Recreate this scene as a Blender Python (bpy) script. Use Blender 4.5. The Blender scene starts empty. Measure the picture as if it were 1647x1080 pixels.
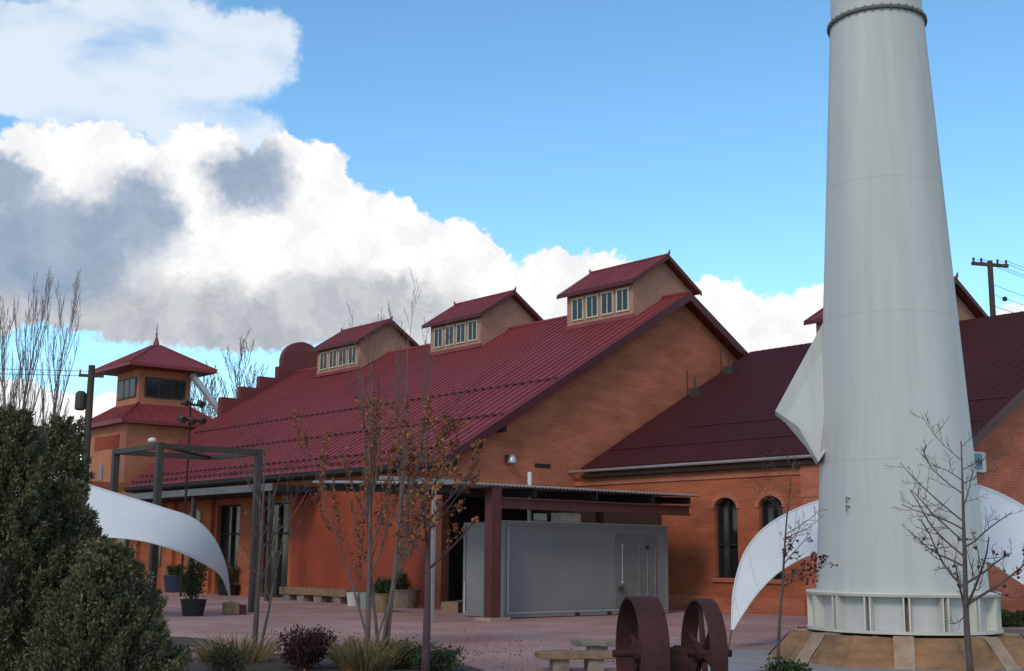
import bpy, math, random
import numpy as np
from mathutils import Vector, Matrix
R = math.radians
S = bpy.context.scene
COL = S.collection
random.seed(7)

# ------------------------------------------------------------------ camera
H = 1.6
F = 2018.0
PITCH = math.atan(354/F)
ROLL = R(0.5)
cam = bpy.data.cameras.new('camera')
cam.sensor_width = 36
cam.lens = 36*F/1647
cam.clip_start = 0.1
cam.clip_end = 3000
camo = bpy.data.objects.new('camera', cam)
COL.objects.link(camo)
camo.matrix_world = Matrix.Translation((0, 0, H)) @ Matrix.Rotation(math.pi/2+PITCH, 4, 'X') @ Matrix.Rotation(ROLL, 4, 'Z')
S.camera = camo

def ray(x, y):
    u, v = x-823.5, y-540
    u, v = u*math.cos(ROLL)+v*math.sin(ROLL), u*math.sin(ROLL)-v*math.cos(ROLL)
    return Vector((u, F*math.cos(PITCH)-v*math.sin(PITCH), F*math.sin(PITCH)+v*math.cos(PITCH))).normalized()
def at(x, y, Y):
    d = ray(x, y)
    return Vector((0, 0, H))+d*(Y/d.y)
def ground(x, y, z=0.0):
    d = ray(x, y)
    return Vector((0, 0, H))+d*((z-H)/d.z)

# ------------------------------------------------------------------ world
SUN_EL, SUN_AZ = R(38), R(205)      # azimuth clockwise from +Y: behind the camera, a little to the left
W = bpy.data.worlds.new('World')
S.world = W
W.use_nodes = True
nt = W.node_tree
nt.nodes.clear()
def nd(t, **k):
    n = nt.nodes.new(t)
    for a, b in k.items():
        setattr(n, a, b)
    return n
def lk(a, b): nt.links.new(a, b)
def setin(sock, v):
    if isinstance(v, bpy.types.NodeSocket): lk(v, sock)
    else: sock.default_value = v
def mth(op, a, b=None, c=None, clamp=False):
    n = nd('ShaderNodeMath', operation=op, use_clamp=clamp)
    setin(n.inputs[0], a)
    if b is not None: setin(n.inputs[1], b)
    if c is not None: setin(n.inputs[2], c)
    return n.outputs[0]
def vmt(op, a, b=None, c=None):
    n = nd('ShaderNodeVectorMath', operation=op)
    setin(n.inputs[0], a)
    if b is not None: setin(n.inputs[1], b)
    if c is not None: setin(n.inputs[2], c)
    return n
def mixc(fac, a, b):
    n = nd('ShaderNodeMix', data_type='RGBA')
    setin(n.inputs[0], fac); setin(n.inputs[6], a); setin(n.inputs[7], b)
    return n.outputs[2]
def smooth(v, a, b):
    n = nd('ShaderNodeMapRange', interpolation_type='SMOOTHSTEP')
    setin(n.inputs[0], v); n.inputs[1].default_value = a; n.inputs[2].default_value = b
    return n.outputs[0]
def wnoise(vec, scale, detail=6, rough=.55, lac=2.0):
    n = nd('ShaderNodeTexNoise')
    setin(n.inputs['Vector'], vec); n.inputs['Scale'].default_value = scale
    n.inputs['Detail'].default_value = detail; n.inputs['Roughness'].default_value = rough
    n.inputs['Lacunarity'].default_value = lac
    return n
sky = nd('ShaderNodeTexSky', sky_type='NISHITA', sun_disc=False, sun_elevation=SUN_EL, sun_rotation=SUN_AZ,
         altitude=1500, air_density=1.0, dust_density=0.6, ozone_density=1.5)
tc = nd('ShaderNodeTexCoord')
dirn = vmt('NORMALIZE', tc.outputs['Generated']).outputs[0]
sp = nd('ShaderNodeSeparateXYZ'); lk(dirn, sp.inputs[0])
az = mth('MULTIPLY', mth('ARCTAN2', sp.outputs[0], sp.outputs[1]), F)
el = mth('MULTIPLY', mth('ARCSINE', sp.outputs[2]), F)
cb = nd('ShaderNodeCombineXYZ'); lk(az, cb.inputs[0]); lk(el, cb.inputs[1])
P = cb.outputs[0]
n1 = wnoise(P, 0.012, 8, .6)
off = vmt('MULTIPLY_ADD', n1.outputs['Color'], (80, 80, 0), (-40, -40, 0)).outputs[0]
n1b = wnoise(P, 0.045, 6, .6)
off2 = vmt('MULTIPLY_ADD', n1b.outputs['Color'], (40, 40, 0), (-20, -20, 0)).outputs[0]
P2 = vmt('ADD', vmt('ADD', P, off).outputs[0], off2).outputs[0]
nf = wnoise(vmt('MULTIPLY', P, (.45, 1, 1)).outputs[0], 0.012, 5, .5)   # long streaks for the thin cloud
def sky_c(x, y):                         # direction of the cloud in the sky, in radians x F
    d = ray(x, y)
    return math.atan2(d.x, d.y)*F, math.asin(d.z)*F
def blobs(lst, vec, k=.25):
    D = None
    for x, y, a, b in lst:
        cxx, cyy = sky_c(x, y)
        v = vmt('MULTIPLY_ADD', vec, (1/a, 1/b, 0), (-cxx/a, -cyy/b, 0)).outputs[0]
        d = vmt('LENGTH', v).outputs['Value']
        D = d if D is None else mth('SMOOTH_MIN', D, d, k)
    return D
main = blobs([(-60, 400, 190, 130), (130, 345, 180, 135), (150, 250, 75, 50), (330, 330, 110, 120), (480, 330, 100, 110), (600, 430, 130, 115), (320, 450, 330, 105),
              (740, 450, 85, 90), (690, 520, 180, 110), (900, 500, 110, 90), (990, 510, 90, 100), (1150, 540, 75, 95), (1090, 580, 100, 70), (1260, 560, 130, 80), (1330, 545, 60, 92),
              (20, 680, 140, 60), (180, 680, 110, 45), (420, 690, 90, 40), (1690, 560, 120, 80), (1500, 620, 200, 70)], P2)
m_main = smooth(main, 1.05, .95)
thin = blobs([(220, 85, 235, 95), (60, 120, 140, 75), (390, 80, 90, 70), (330, 205, 130, 40), (60, 30, 100, 25), (150, 170, 170, 45)], P2)
m_thin = mth('MULTIPLY', smooth(thin, 1.12, .8), smooth(nf.outputs['Fac'], .1, .55))
# grey undersides and the two dark scraps in front
dark = blobs([(90, 380, 170, 75), (225, 345, 70, 66), (400, 288, 74, 58), (60, 440, 110, 50), (10, 300, 60, 40)], P2)
m_dark = smooth(dark, 1.32, .55)
under = blobs([(300, 515, 300, 60), (420, 540, 200, 45), (560, 500, 150, 60), (650, 500, 110, 50), (120, 490, 170, 60)], P2, .35)
m_under = smooth(under, 1.45, .45)
nb = wnoise(P2, 0.016, 7, .62)
mott = smooth(nb.outputs['Fac'], .3, .7)
# other clouds round the sky, away from this part of it
nfar = wnoise(vmt('MULTIPLY', P, (.7, 1, 1)).outputs[0], 0.0028, 7, .6)
far_az = smooth(mth('ABSOLUTE', az), 1100, 2200)
m_far = mth('MULTIPLY', smooth(nfar.outputs['Fac'], .45, .58), far_az)
up = smooth(el, 0, 60)
skyv = nd('ShaderNodeHueSaturation'); skyv.inputs['Saturation'].default_value = 1.12; skyv.inputs['Value'].default_value = 1.0
lk(sky.outputs[0], skyv.inputs['Color'])
tint = nd('ShaderNodeMix', data_type='RGBA', blend_type='MULTIPLY'); tint.inputs[0].default_value = 1
lk(skyv.outputs[0], tint.inputs[6]); tint.inputs[7].default_value = (1.66, 1.98, 1.85, 1)
SKY_K = 0.12
K = 1/SKY_K
def c3(r, g, b): return (r*K, g*K, b*K, 1)
col = tint.outputs[2]
col = mixc(mth('MULTIPLY', m_thin, .85), col, c3(.84, .91, .98))
cl = mixc(mott, c3(.90, .90, .93), c3(1.12, 1.10, 1.06))
cl = mixc(mth('MULTIPLY', m_under, .9), cl, mixc(mott, c3(.38, .42, .48), c3(.58, .60, .63)))
cl = mixc(mth('MULTIPLY', m_dark, .93), cl, mixc(mott, c3(.26, .36, .50), c3(.36, .45, .59)))
col = mixc(mth('MULTIPLY', m_main, up), col, cl)
col = mixc(mth('MULTIPLY', m_far, up), col, mixc(mott, c3(.42, .40, .41), c3(.80, .74, .68)))
bg = nd('ShaderNodeBackground'); lk(col, bg.inputs[0]); bg.inputs[1].default_value = SKY_K
wo = nd('ShaderNodeOutputWorld'); lk(bg.outputs[0], wo.inputs[0])
W.cycles.sampling_method = 'MANUAL'; W.cycles.sample_map_resolution = 512

sl = bpy.data.lights.new('sun', 'SUN'); sl.energy = 1.3; sl.angle = R(14); sl.color = (1, .84, .70)
so = bpy.data.objects.new('sun', sl); COL.objects.link(so)
sd = Vector((math.sin(SUN_AZ)*math.cos(SUN_EL), math.cos(SUN_AZ)*math.cos(SUN_EL), math.sin(SUN_EL)))
so.rotation_euler = sd.to_track_quat('Z', 'Y').to_euler()
so.location = sd*60
S.view_settings.view_transform = 'Standard'; S.view_settings.look = 'None'
S.view_settings.gamma = 1.0; S.view_settings.exposure = 0.0
S.render.film_transparent = False
S.cycles.max_bounces = 6

# ------------------------------------------------------------------ materials
def material(name, col, rough=.7, col2=None, nscale=3.0, bump=0.0, bscale=None, metal=0.0, spec=.4, stretch=(1, 1, 1), island=0.0, detail=6, col3=None, coat=0):
    m = bpy.data.materials.new(name); m.use_nodes = True
    t = m.node_tree; b = t.nodes['Principled BSDF']
    b.inputs['Roughness'].default_value = rough; b.inputs['Metallic'].default_value = metal
    b.inputs['Specular IOR Level'].default_value = spec
    b.inputs['Coat Weight'].default_value = coat
    tcn = t.nodes.new('ShaderNodeTexCoord'); mp = t.nodes.new('ShaderNodeMapping'); mp.inputs['Scale'].default_value = stretch
    t.links.new(tcn.outputs['Object'], mp.inputs[0])
    n = t.nodes.new('ShaderNodeTexNoise'); n.inputs['Scale'].default_value = nscale; n.inputs['Detail'].default_value = detail; n.inputs['Roughness'].default_value = .6
    t.links.new(mp.outputs[0], n.inputs['Vector'])
    r = t.nodes.new('ShaderNodeValToRGB')
    c2 = col2 or tuple(c*.78 for c in col)
    r.color_ramp.elements[0].position = .32; r.color_ramp.elements[0].color = (*c2, 1)
    r.color_ramp.elements[1].position = .68; r.color_ramp.elements[1].color = (*col, 1)
    if col3:
        e = r.color_ramp.elements.new(.78); e.color = (*col3, 1)
    t.links.new(n.outputs['Fac'], r.inputs[0])
    out = r.outputs[0]
    if island:
        g = t.nodes.new('ShaderNodeNewGeometry'); hv = t.nodes.new('ShaderNodeHueSaturation')
        mr = t.nodes.new('ShaderNodeMapRange'); mr.inputs[3].default_value = 1-island; mr.inputs[4].default_value = 1+island
        t.links.new(g.outputs['Random Per Island'], mr.inputs[0]); t.links.new(mr.outputs[0], hv.inputs['Value'])
        mr2 = t.nodes.new('ShaderNodeMapRange'); mr2.inputs[3].default_value = .5-.03; mr2.inputs[4].default_value = .5+.03
        wn = t.nodes.new('ShaderNodeMath'); wn.operation = 'FRACT'
        wm = t.nodes.new('ShaderNodeMath'); wm.operation = 'MULTIPLY'; wm.inputs[1].default_value = 17.3
        t.links.new(g.outputs['Random Per Island'], wm.inputs[0]); t.links.new(wm.outputs[0], wn.inputs[0])
        t.links.new(wn.outputs[0], mr2.inputs[0]); t.links.new(mr2.outputs[0], hv.inputs['Hue'])
        t.links.new(out, hv.inputs['Color']); out = hv.outputs[0]
    t.links.new(out, b.inputs['Base Color'])
    if bump:
        n2 = t.nodes.new('ShaderNodeTexNoise'); n2.inputs['Scale'].default_value = bscale or nscale*6; n2.inputs['Detail'].default_value = 6
        t.links.new(mp.outputs[0], n2.inputs['Vector'])
        bp = t.nodes.new('ShaderNodeBump'); bp.inputs['Strength'].default_value = bump; bp.inputs['Distance'].default_value = .03
        t.links.new(n2.outputs['Fac'], bp.inputs['Height']); t.links.new(bp.outputs[0], b.inputs['Normal'])
    return m

def brick_mat(name, c1, c2, mortar, blotch, wall=True, bw=.22, bh=.075, bumpy=.5, big=.6, big_lo=.38, big_hi=.72, mort=.16):
    m = bpy.data.materials.new(name); m.use_nodes = True
    t = m.node_tree; b = t.nodes['Principled BSDF']; b.inputs['Roughness'].default_value = .88; b.inputs['Specular IOR Level'].default_value = .2
    L = t.links.new
    tcn = t.nodes.new('ShaderNodeTexCoord')
    vec = tcn.outputs['Object']
    if wall:
        s = t.nodes.new('ShaderNodeSeparateXYZ'); L(vec, s.inputs[0])
        a = t.nodes.new('ShaderNodeMath'); a.operation = 'ADD'; L(s.outputs[0], a.inputs[0]); L(s.outputs[1], a.inputs[1])
        c = t.nodes.new('ShaderNodeCombineXYZ'); L(a.outputs[0], c.inputs[0]); L(s.outputs[2], c.inputs[1]); v2 = c.outputs[0]
    else: v2 = vec
    br = t.nodes.new('ShaderNodeTexBrick'); L(v2, br.inputs['Vector'])
    br.inputs['Scale'].default_value = 1; br.inputs['Brick Width'].default_value = bw; br.inputs['Row Height'].default_value = bh
    br.inputs['Mortar Size'].default_value = bh*mort; br.inputs['Mortar Smooth'].default_value = .3
    br.inputs['Color1'].default_value = (*c1, 1); br.inputs['Color2'].default_value = (*c2, 1); br.inputs['Mortar'].default_value = (*mortar, 1)
    n = t.nodes.new('ShaderNodeTexNoise'); L(vec, n.inputs['Vector']); n.inputs['Scale'].default_value = big; n.inputs['Detail'].default_value = 8; n.inputs['Roughness'].default_value = .65
    mr = t.nodes.new('ShaderNodeMapRange'); L(n.outputs['Fac'], mr.inputs[0]); mr.inputs[1].default_value = big_lo; mr.inputs[2].default_value = big_hi; mr.inputs[4].default_value = .75
    mx = t.nodes.new('ShaderNodeMix'); mx.data_type = 'RGBA'; L(mr.outputs[0], mx.inputs[0]); L(br.outputs['Color'], mx.inputs[6]); mx.inputs[7].default_value = (*blotch, 1)
    # narrow horizontal bands of differently burnt courses
    mp = t.nodes.new('ShaderNodeMapping'); mp.inputs['Scale'].default_value = (.5, .5, 1.6); L(vec, mp.inputs[0])
    n3 = t.nodes.new('ShaderNodeTexNoise'); L(mp.outputs[0], n3.inputs['Vector']); n3.inputs['Scale'].default_value = 1.6 if wall else .9; n3.inputs['Detail'].default_value = 7
    mr3 = t.nodes.new('ShaderNodeMapRange'); L(n3.outputs['Fac'], mr3.inputs[0]); mr3.inputs[1].default_value = .3; mr3.inputs[2].default_value = .7; mr3.inputs[3].default_value = .78; mr3.inputs[4].default_value = 1.2
    hv = t.nodes.new('ShaderNodeHueSaturation'); L(mr3.outputs[0], hv.inputs['Value']); L(mx.outputs[2], hv.inputs['Color'])
    L(hv.outputs[0], b.inputs['Base Color'])
    bp = t.nodes.new('ShaderNodeBump'); bp.inputs['Strength'].default_value = bumpy; bp.inputs['Distance'].default_value = .01; bp.invert = True
    L(br.outputs['Fac'], bp.inputs['Height']); L(bp.outputs[0], b.inputs['Normal'])
    return m

M = {}
M['brick'] = brick_mat('weathered brick', (.46, .118, .058), (.36, .085, .043), (.36, .19, .13), (.46, .165, .095))
M['brick_low'] = brick_mat('orange brick', (.40, .098, .040), (.31, .070, .030), (.30, .135, .08), (.42, .125, .055))
M['stucco'] = material('tan stucco', (.42, .225, .16), .9, (.35, .18, .125), 2.5, .3)
M['stucco_tower'] = material('peach stucco', (.50, .20, .115), .9, (.40, .14, .075), 1.2, .3)
M['orange'] = material('orange painted plaster', (.32, .056, .022), .8, (.22, .038, .017), .9, .3, 20)
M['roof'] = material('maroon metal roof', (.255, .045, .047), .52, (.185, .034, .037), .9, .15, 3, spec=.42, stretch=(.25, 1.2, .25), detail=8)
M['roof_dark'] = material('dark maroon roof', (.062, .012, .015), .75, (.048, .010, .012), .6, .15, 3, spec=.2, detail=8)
M['roof_trim'] = material('dark roof trim', (.085, .014, .018), .5)
M['dark'] = material('dark timber and shade', (.022, .018, .018), .8)  # dark fittings; also the shade painted on the gable wall
M['glass'] = material('dark window glass', (.018, .02, .024), .12, spec=.6)
M['cream'] = material('cream window paint', (.62, .55, .42), .6)
M['gutter'] = material('grey gutter metal', (.33, .31, .30), .45, metal=.3)
M['galv'] = material('galvanised sheet', (.55, .58, .62), .35, metal=.5)
M['corr'] = material('corrugated steel', (.36, .34, .33), .5, metal=.3)
M['steel_red'] = material('maroon steel paint', (.095, .025, .023), .5)
M['steel_grey'] = material('weathered grey steel', (.055, .048, .042), .6)
M['cont'] = material('grey container paint', (.205, .205, .212), .42, (.175, .175, .18), .8, .05, spec=.5)
M['cont_trim'] = material('pale container trim', (.42, .44, .46), .45)
M['stack'] = material('white stack paint', (.54, .55, .535), .55, (.43, .44, .425), 1.1, .05, 8, stretch=(2.2, 2.2, .10), detail=9)
M['stack_trim'] = material('white base paint', (.62, .62, .56), .6, (.52, .51, .46), 2, .1)
M['rust_streak'] = material('rust stained steel', (.30, .20, .15), .85, (.16, .10, .07), 3)
M['collar'] = material('dark collar steel', (.13, .14, .13), .7)
M['rust'] = material('rusty iron', (.070, .020, .014), .75, (.036, .014, .011), 6, .5, 30, metal=.15)
M['fabric'] = material('white tent fabric', (.66, .68, .70), .75, (.62, .64, .665), 1.0, .05)
M['concrete'] = material('ochre stained concrete', (.40, .215, .10), .95, (.20, .115, .065), 1.6, 1.0, 16, col3=(.46, .34, .23), detail=10, stretch=(1, 1, 3.5))
M['concrete_pale'] = material('pale concrete', (.42, .32, .23), .95, (.28, .19, .12), 3, .4, 14)
M['stone'] = material('sandstone slab', (.27, .23, .19), .9, (.17, .13, .10), 5, .5, 18)
M['sandstone'] = material('yellow sandstone', (.27, .18, .10), .9, (.16, .11, .07), 5, .5, 18)
M['bark'] = material('grey bark', (.12, .095, .085), .9, (.07, .055, .05), 9, .6, 30, stretch=(1, 1, .3))
M['bark_purple'] = material('purplish bark', (.11, .062, .075), .85, (.065, .04, .05), 9, .5, 30, stretch=(1, 1, .3))
M['bark_far'] = material('pale twig bark', (.25, .22, .22), .9)
M['bark_mid'] = material('mid grey bark', (.17, .13, .115), .9, (.10, .08, .07), 9, .5, 30, stretch=(1, 1, .3))
M['pole'] = material('old pole timber', (.085, .06, .045), .9, (.05, .04, .03), 6, .4, 20, stretch=(1, 1, .15))
M['leaf_orange'] = material('dry orange leaf', (.36, .13, .035), .7, (.20, .07, .03), 3, island=.5)
M['leaf_red'] = material('dark red leaf', (.12, .015, .022), .6, (.06, .01, .015), 3, island=.5)
M['juniper'] = material('juniper needles', (.17, .158, .08), .85, (.10, .105, .058), 2.2, island=.5, col3=(.21, .175, .09), detail=4)
M['leaf_green'] = material('green leaf', (.05, .085, .025), .65, (.03, .045, .015), 4, island=.5)
M['leaf_olive'] = material('olive leaf', (.085, .085, .03), .7, (.05, .045, .02), 4, island=.5)
M['grass_dry'] = material('dry straw blade', (.30, .24, .11), .8, (.17, .13, .06), 3, island=.4)
M['red_shrub'] = material('burgundy twig leaf', (.06, .014, .018), .75, (.03, .01, .012), 5, island=.5)
M['pot_blue'] = material('blue glaze', (.022, .04, .085), .3, spec=.6)
M['pot_black'] = material('black plastic tub', (.018, .018, .022), .5)
M['soil'] = material('dry soil mulch', (.085, .06, .045), .95, (.05, .035, .027), 9, .8, 40)
M['earth'] = material('gravel earth', (.17, .14, .125), .95, (.12, .10, .09), .6, .3, 10)
M['paver'] = brick_mat('red clay pavers', (.44, .215, .17), (.34, .175, .145), (.19, .13, .115), (.37, .275, .265), wall=False, bw=.4, bh=.2, bumpy=.4, big=.35, big_lo=.35, big_hi=.65, mort=.06)
M['flag'] = material('grey concrete paving', (.30, .28, .275), .85, (.23, .21, .205), 1.1, .2, 30)
M['kerb'] = material('sandstone kerb', (.27, .19, .13), .9, (.2, .13, .09), 4, .4)
M['white'] = material('white enamel', (.68, .68, .60), .5)
M['teal'] = material('teal glaze', (.12, .22, .20), .35, (.30, .38, .35), 6)
M['red_cloth'] = material('red painted plaster panel', (.36, .022, .02), .7)
M['sign_blue'] = material('blue sign face', (.12, .36, .50), .5)
M['wire'] = material('black cable', (.03, .03, .035), .6)

# ------------------------------------------------------------------ mesh building
for k_ in ('leaf_orange', 'leaf_red', 'juniper', 'leaf_green', 'leaf_olive', 'grass_dry', 'red_shrub'):
    t_ = M[k_].node_tree; b_ = t_.nodes['Principled BSDF']; o_ = t_.nodes['Material Output']
    tl_ = t_.nodes.new('ShaderNodeBsdfTranslucent'); mx_ = t_.nodes.new('ShaderNodeMixShader'); mx_.inputs[0].default_value = .18
    t_.links.new(b_.inputs['Base Color'].links[0].from_socket, tl_.inputs[0])
    t_.links.new(b_.outputs[0], mx_.inputs[1]); t_.links.new(tl_.outputs[0], mx_.inputs[2]); t_.links.new(mx_.outputs[0], o_.inputs[0])
class MB:
    def __init__(s): s.v = []; s.f = []; s.mi = []
    def add(s, vs, fs, mi=0):
        o = len(s.v); s.v += [tuple(v) for v in vs]; s.f += [tuple(i+o for i in f) for f in fs]; s.mi += [mi]*len(fs); return s
    def box(s, x0, x1, y0, y1, z0, z1, mi=0):
        v = [(x, y, z) for z in (z0, z1) for y in (y0, y1) for x in (x0, x1)]
        return s.add(v, [(0, 2, 3, 1), (4, 5, 7, 6), (0, 1, 5, 4), (2, 6, 7, 3), (0, 4, 6, 2), (1, 3, 7, 5)], mi)
    def prism(s, pts, off, mi=0):               # planar polygon pts extruded by vector off
        n = len(pts); off = Vector(off); p = [Vector(q) for q in pts]
        nrm = sum(((p[i]-p[0]).cross(p[i+1]-p[0]) for i in range(1, n-1)), Vector())
        if nrm.dot(off) > 0: p = p[::-1]
        v = p+[q+off for q in p]
        f = [tuple(range(n)), tuple(range(2*n-1, n-1, -1))]+[(i, i+n, (i+1) % n+n, (i+1) % n) for i in range(n)]
        return s.add(v, f, mi)
    def tube(s, path, rad, n=8, mi=0, caps=True):
        path = [Vector(p) for p in path]
        if not hasattr(rad, '__len__'): rad = [rad]*len(path)
        vs = []; fs = []
        d0 = (path[1]-path[0]).normalized()
        a = Vector((0, 0, 1)) if abs(d0.z) < .9 else Vector((1, 0, 0))
        u = d0.cross(a).normalized()
        for i, p in enumerate(path):
            d = (path[min(i+1, len(path)-1)]-path[max(i-1, 0)]).normalized()
            u = (u-d*u.dot(d)).normalized(); w = d.cross(u)
            for k in range(n):
                t = 2*math.pi*k/n
                vs.append(p+(u*math.cos(t)+w*math.sin(t))*rad[i])
        for i in range(len(path)-1):
            for k in range(n):
                fs.append((i*n+k, i*n+(k+1) % n, (i+1)*n+(k+1) % n, (i+1)*n+k))
        if caps: fs += [tuple(range(n-1, -1, -1)), tuple(range((len(path)-1)*n, len(path)*n))]
        return s.add(vs, fs, mi)
    def lathe(s, prof, n=32, c=(0, 0, 0), mi=0, seg=None):   # prof: (r, z)
        vs = [(c[0]+r*math.cos(2*math.pi*k/n), c[1]+r*math.sin(2*math.pi*k/n), c[2]+z) for r, z in prof for k in range(n)]
        fs = [(i*n+k, i*n+(k+1) % n, (i+1)*n+(k+1) % n, (i+1)*n+k) for i in range(len(prof)-1) for k in range(n)]
        fs += [tuple(range(n-1, -1, -1)), tuple(range((len(prof)-1)*n, len(prof)*n))]
        return s.add(vs, fs, mi)
    def build(s, name, mat, parent=None, loc=None, smooth=False, bevel=0, thick=0):
        me = bpy.data.meshes.new(name); me.from_pydata(s.v, [], s.f); me.validate()
        mats = mat if isinstance(mat, (list, tuple)) else [mat]
        for m in mats: me.materials.append(M[m] if isinstance(m, str) else m)
        if len(mats) > 1: me.polygons.foreach_set('material_index', s.mi)
        if smooth: me.polygons.foreach_set('use_smooth', [True]*len(me.polygons))
        o = bpy.data.objects.new(name, me); COL.objects.link(o)
        if parent: o.parent = parent
        if loc is not None: o.location = loc
        if thick:
            sm = o.modifiers.new('thickness', 'SOLIDIFY'); sm.thickness = thick
        if bevel:
            bm = o.modifiers.new('bevel', 'BEVEL'); bm.width = bevel; bm.segments = 2; bm.limit_method = 'ANGLE'
        if smooth and not bevel:
            pass
        return o
def tag(o, label=None, cat=None, group=None, kind=None):
    if label: o['label'] = label
    if cat: o['category'] = cat
    if group: o['group'] = group
    if kind: o['kind'] = kind
    return o
def empty(name, loc=(0, 0, 0), rz=0.0, label=None, cat=None, group=None):
    o = bpy.data.objects.new(name, None); COL.objects.link(o); o.location = loc; o.rotation_euler = (0, 0, rz); o.empty_display_size = .3
    return tag(o, label, cat, group)
def copy_tree(o, parent=None):
    c = o.copy(); COL.objects.link(c); c.parent = parent
    for ch in [k for k in bpy.data.objects if k.parent == o]: copy_tree(ch, c)
    return c

# building frame: local x runs along the gable wall (away, right), local y along the ridge (away, left)
G = Vector((-2.134, 39.44, 0)); RZ = R(40)
BM = Matrix.Translation(G) @ Matrix.Rotation(RZ, 4, 'Z')
def bl(x, y, z=0): return BM @ Vector((x, y, z))

# ------------------------------------------------------------------ ground
def sheet(name, pts, z, mat, label=None):
    m = MB(); n = len(pts); m.add([(x, y, z) for x, y in pts], [tuple(range(n))])
    o = m.build(name, mat); o['kind'] = 'structure'; return o
sheet('ground', [(-900, -300), (900, -300), (900, 1500), (-900, 1500)], 0, 'earth')
sheet('brick_plaza', [(-26, 17.0), (1.2, 17.0), (3.2, 22.6), (30, 24.5), (30, 70), (-26, 70)], .004, 'paver')
sheet('pavement', [(-2, 9), (24, 9), (30, 24.5), (3.2, 22.6), (1.2, 17.0), (-2, 16.9)], .008, 'flag')
def bed(name, pts, z, edge=.16):
    m = MB(); n = len(pts)
    c = Vector((sum(p[0] for p in pts)/n, sum(p[1] for p in pts)/n))
    inner = [tuple(Vector(p)+(c-Vector(p)).normalized()*.25) for p in pts]
    m.add([(x, y, .009) for x, y in pts]+[(x, y, z) for x, y in inner], [(i, (i+1) % n, (i+1) % n+n, i+n) for i in range(n)]+[tuple(range(n, 2*n))])
    o = m.build(name, 'soil'); o['kind'] = 'structure'; return o
def curve_pts(pts, k=5):
    P_ = [Vector(p) for p in pts]; out = []; n = len(P_)
    for i in range(n):
        a, b, c, d = P_[(i-1) % n], P_[i], P_[(i+1) % n], P_[(i+2) % n]
        for j in range(k):
            t = j/k
            out.append(tuple(.5*((2*b)+(c-a)*t+(2*a-5*b+4*c-d)*t*t+(-a+3*b-3*c+d)*t**3)))
    return out
bed('planting_bed', curve_pts([(-9, 11), (-3, 10), (-.3, 13), (-.2, 17.2), (-.9, 19.4), (-2.6, 20.4), (-4.2, 20.6), (-6, 24), (-9.5, 23.5), (-11, 17)]), .07)

# ------------------------------------------------------------------ main hall
hall = empty('main_hall', G, RZ, 'long brick hall with maroon seamed metal roof and three raised roof monitors', 'building')
SL = .598; WL = 22.2; RX = 11.12; RZT = 11.3; LEN = 28.2
def rz(x): return RZT-SL*abs(x-RX)
# walls
w = MB()
w.prism([(0, 0, 0), (WL, 0, 0), (WL, 0, rz(WL)-.12), (RX, 0, RZT-.12), (0, 0, rz(0)-.12)], (0, .35, 0))
w.build('gable_wall', 'brick', hall)
# flush brick band that steps under the rake, and blocked vent openings
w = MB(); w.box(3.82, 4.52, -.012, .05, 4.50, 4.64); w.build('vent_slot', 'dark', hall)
# eave wall, with openings left between its pieces
w = MB()
for y0, y1, z0 in ((.36, 9.3, 0), (9.3, 11.4, 3.55), (11.4, 13.1, 0), (13.1, 15.0, 3.5), (15.0, 28.2, 0)):
    w.box(0, .35, y0, y1, z0, 4.35)
w.build('eave_wall', 'brick_low', hall)
w = MB(); w.box(-.05, -.003, .5, 9.0, .12, 4.1); w.build('plaster_panel', 'orange', hall)
for y0, y1 in ((9.3, 11.4), (13.1, 15.0)):
    w = MB(); w.box(.25, .3, y0, y1, 0, 3.55); d = w.build('glass_door', 'glass', hall)
    w = MB()
    for yy in (y0, (y0+y1)/2-.04, y1-.08): w.box(.16, .25, yy, yy+.08, 0, 3.5)
    for zz in (0, 2.3, 3.42): w.box(.165, .245, y0, y1, zz, zz+.08)
    w.build('door_frame', 'dark', d)
for yy in (15.2, 18.6, 22.2, 25.6):
    w = MB(); w.box(-.18, -.003, yy, yy+.55, 0, 4.2); w.build('pilaster', 'brick_low', hall)
def arch(y0, y1, z0, z1, x, n=10, dx=.05):
    r = (y1-y0)/2; c = (y0+y1)/2
    pts = [(x, y0, z0), (x, y1, z0)]+[(x, c+r*math.cos(math.pi*k/n), z1-r*.55+r*.55*math.sin(math.pi*k/n)) for k in range(n+1)]
    return pts
for yy in (16.4, 20.0, 23.6):
    w = MB(); w.prism(arch(yy, yy+1.0, 1.0, 3.4, -.01), (-.03, 0, 0)); w.build('arched_window', 'glass', hall)
# dark opening widened to a panel that paints the canopy's shade on the gable wall
w = MB(); w.box(.3, 5.6, -.03, -.004, .15, 3.58); o = w.build('shade_panel', 'dark', hall)
# roof: two thick slopes with standing seams
def roof_slope(m, pts2d, fz, t=.1, mi=0):   # pts2d: (x, y) polygon
    m.prism([(x, y, fz(x)) for x, y in pts2d], (0, 0, t), mi)
def seams(m, y0, y1, step, xa, xb, fz, hh=.05, ww=.035, clip=None):
    y = y0
    while y < y1:
        xs = xa if clip is None else clip(y)
        m.prism([(xs, y, fz(xs)), (xs, y+ww, fz(xs)), (xb, y+ww, fz(xb)), (xb, y, fz(xb))], (0, 0, hh))
        y += step
EX = -.38
def clipx(y): return EX if y < 23.3 else EX+(y-23.3)*(5.2-EX)/(28.3-23.3)
def rzz(x): return rz(x)
m = MB()
roof_slope(m, [(EX, -.45), (RX, -.45), (RX, 28.3), (5.2, 28.3), (EX, 23.3)], rzz)
seams(m, -.2, 28.2, .44, EX, RX-.1, lambda x: rz(x)+.1, .05, .04, clipx)
roof = m.build('roof', 'roof', hall)
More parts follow.
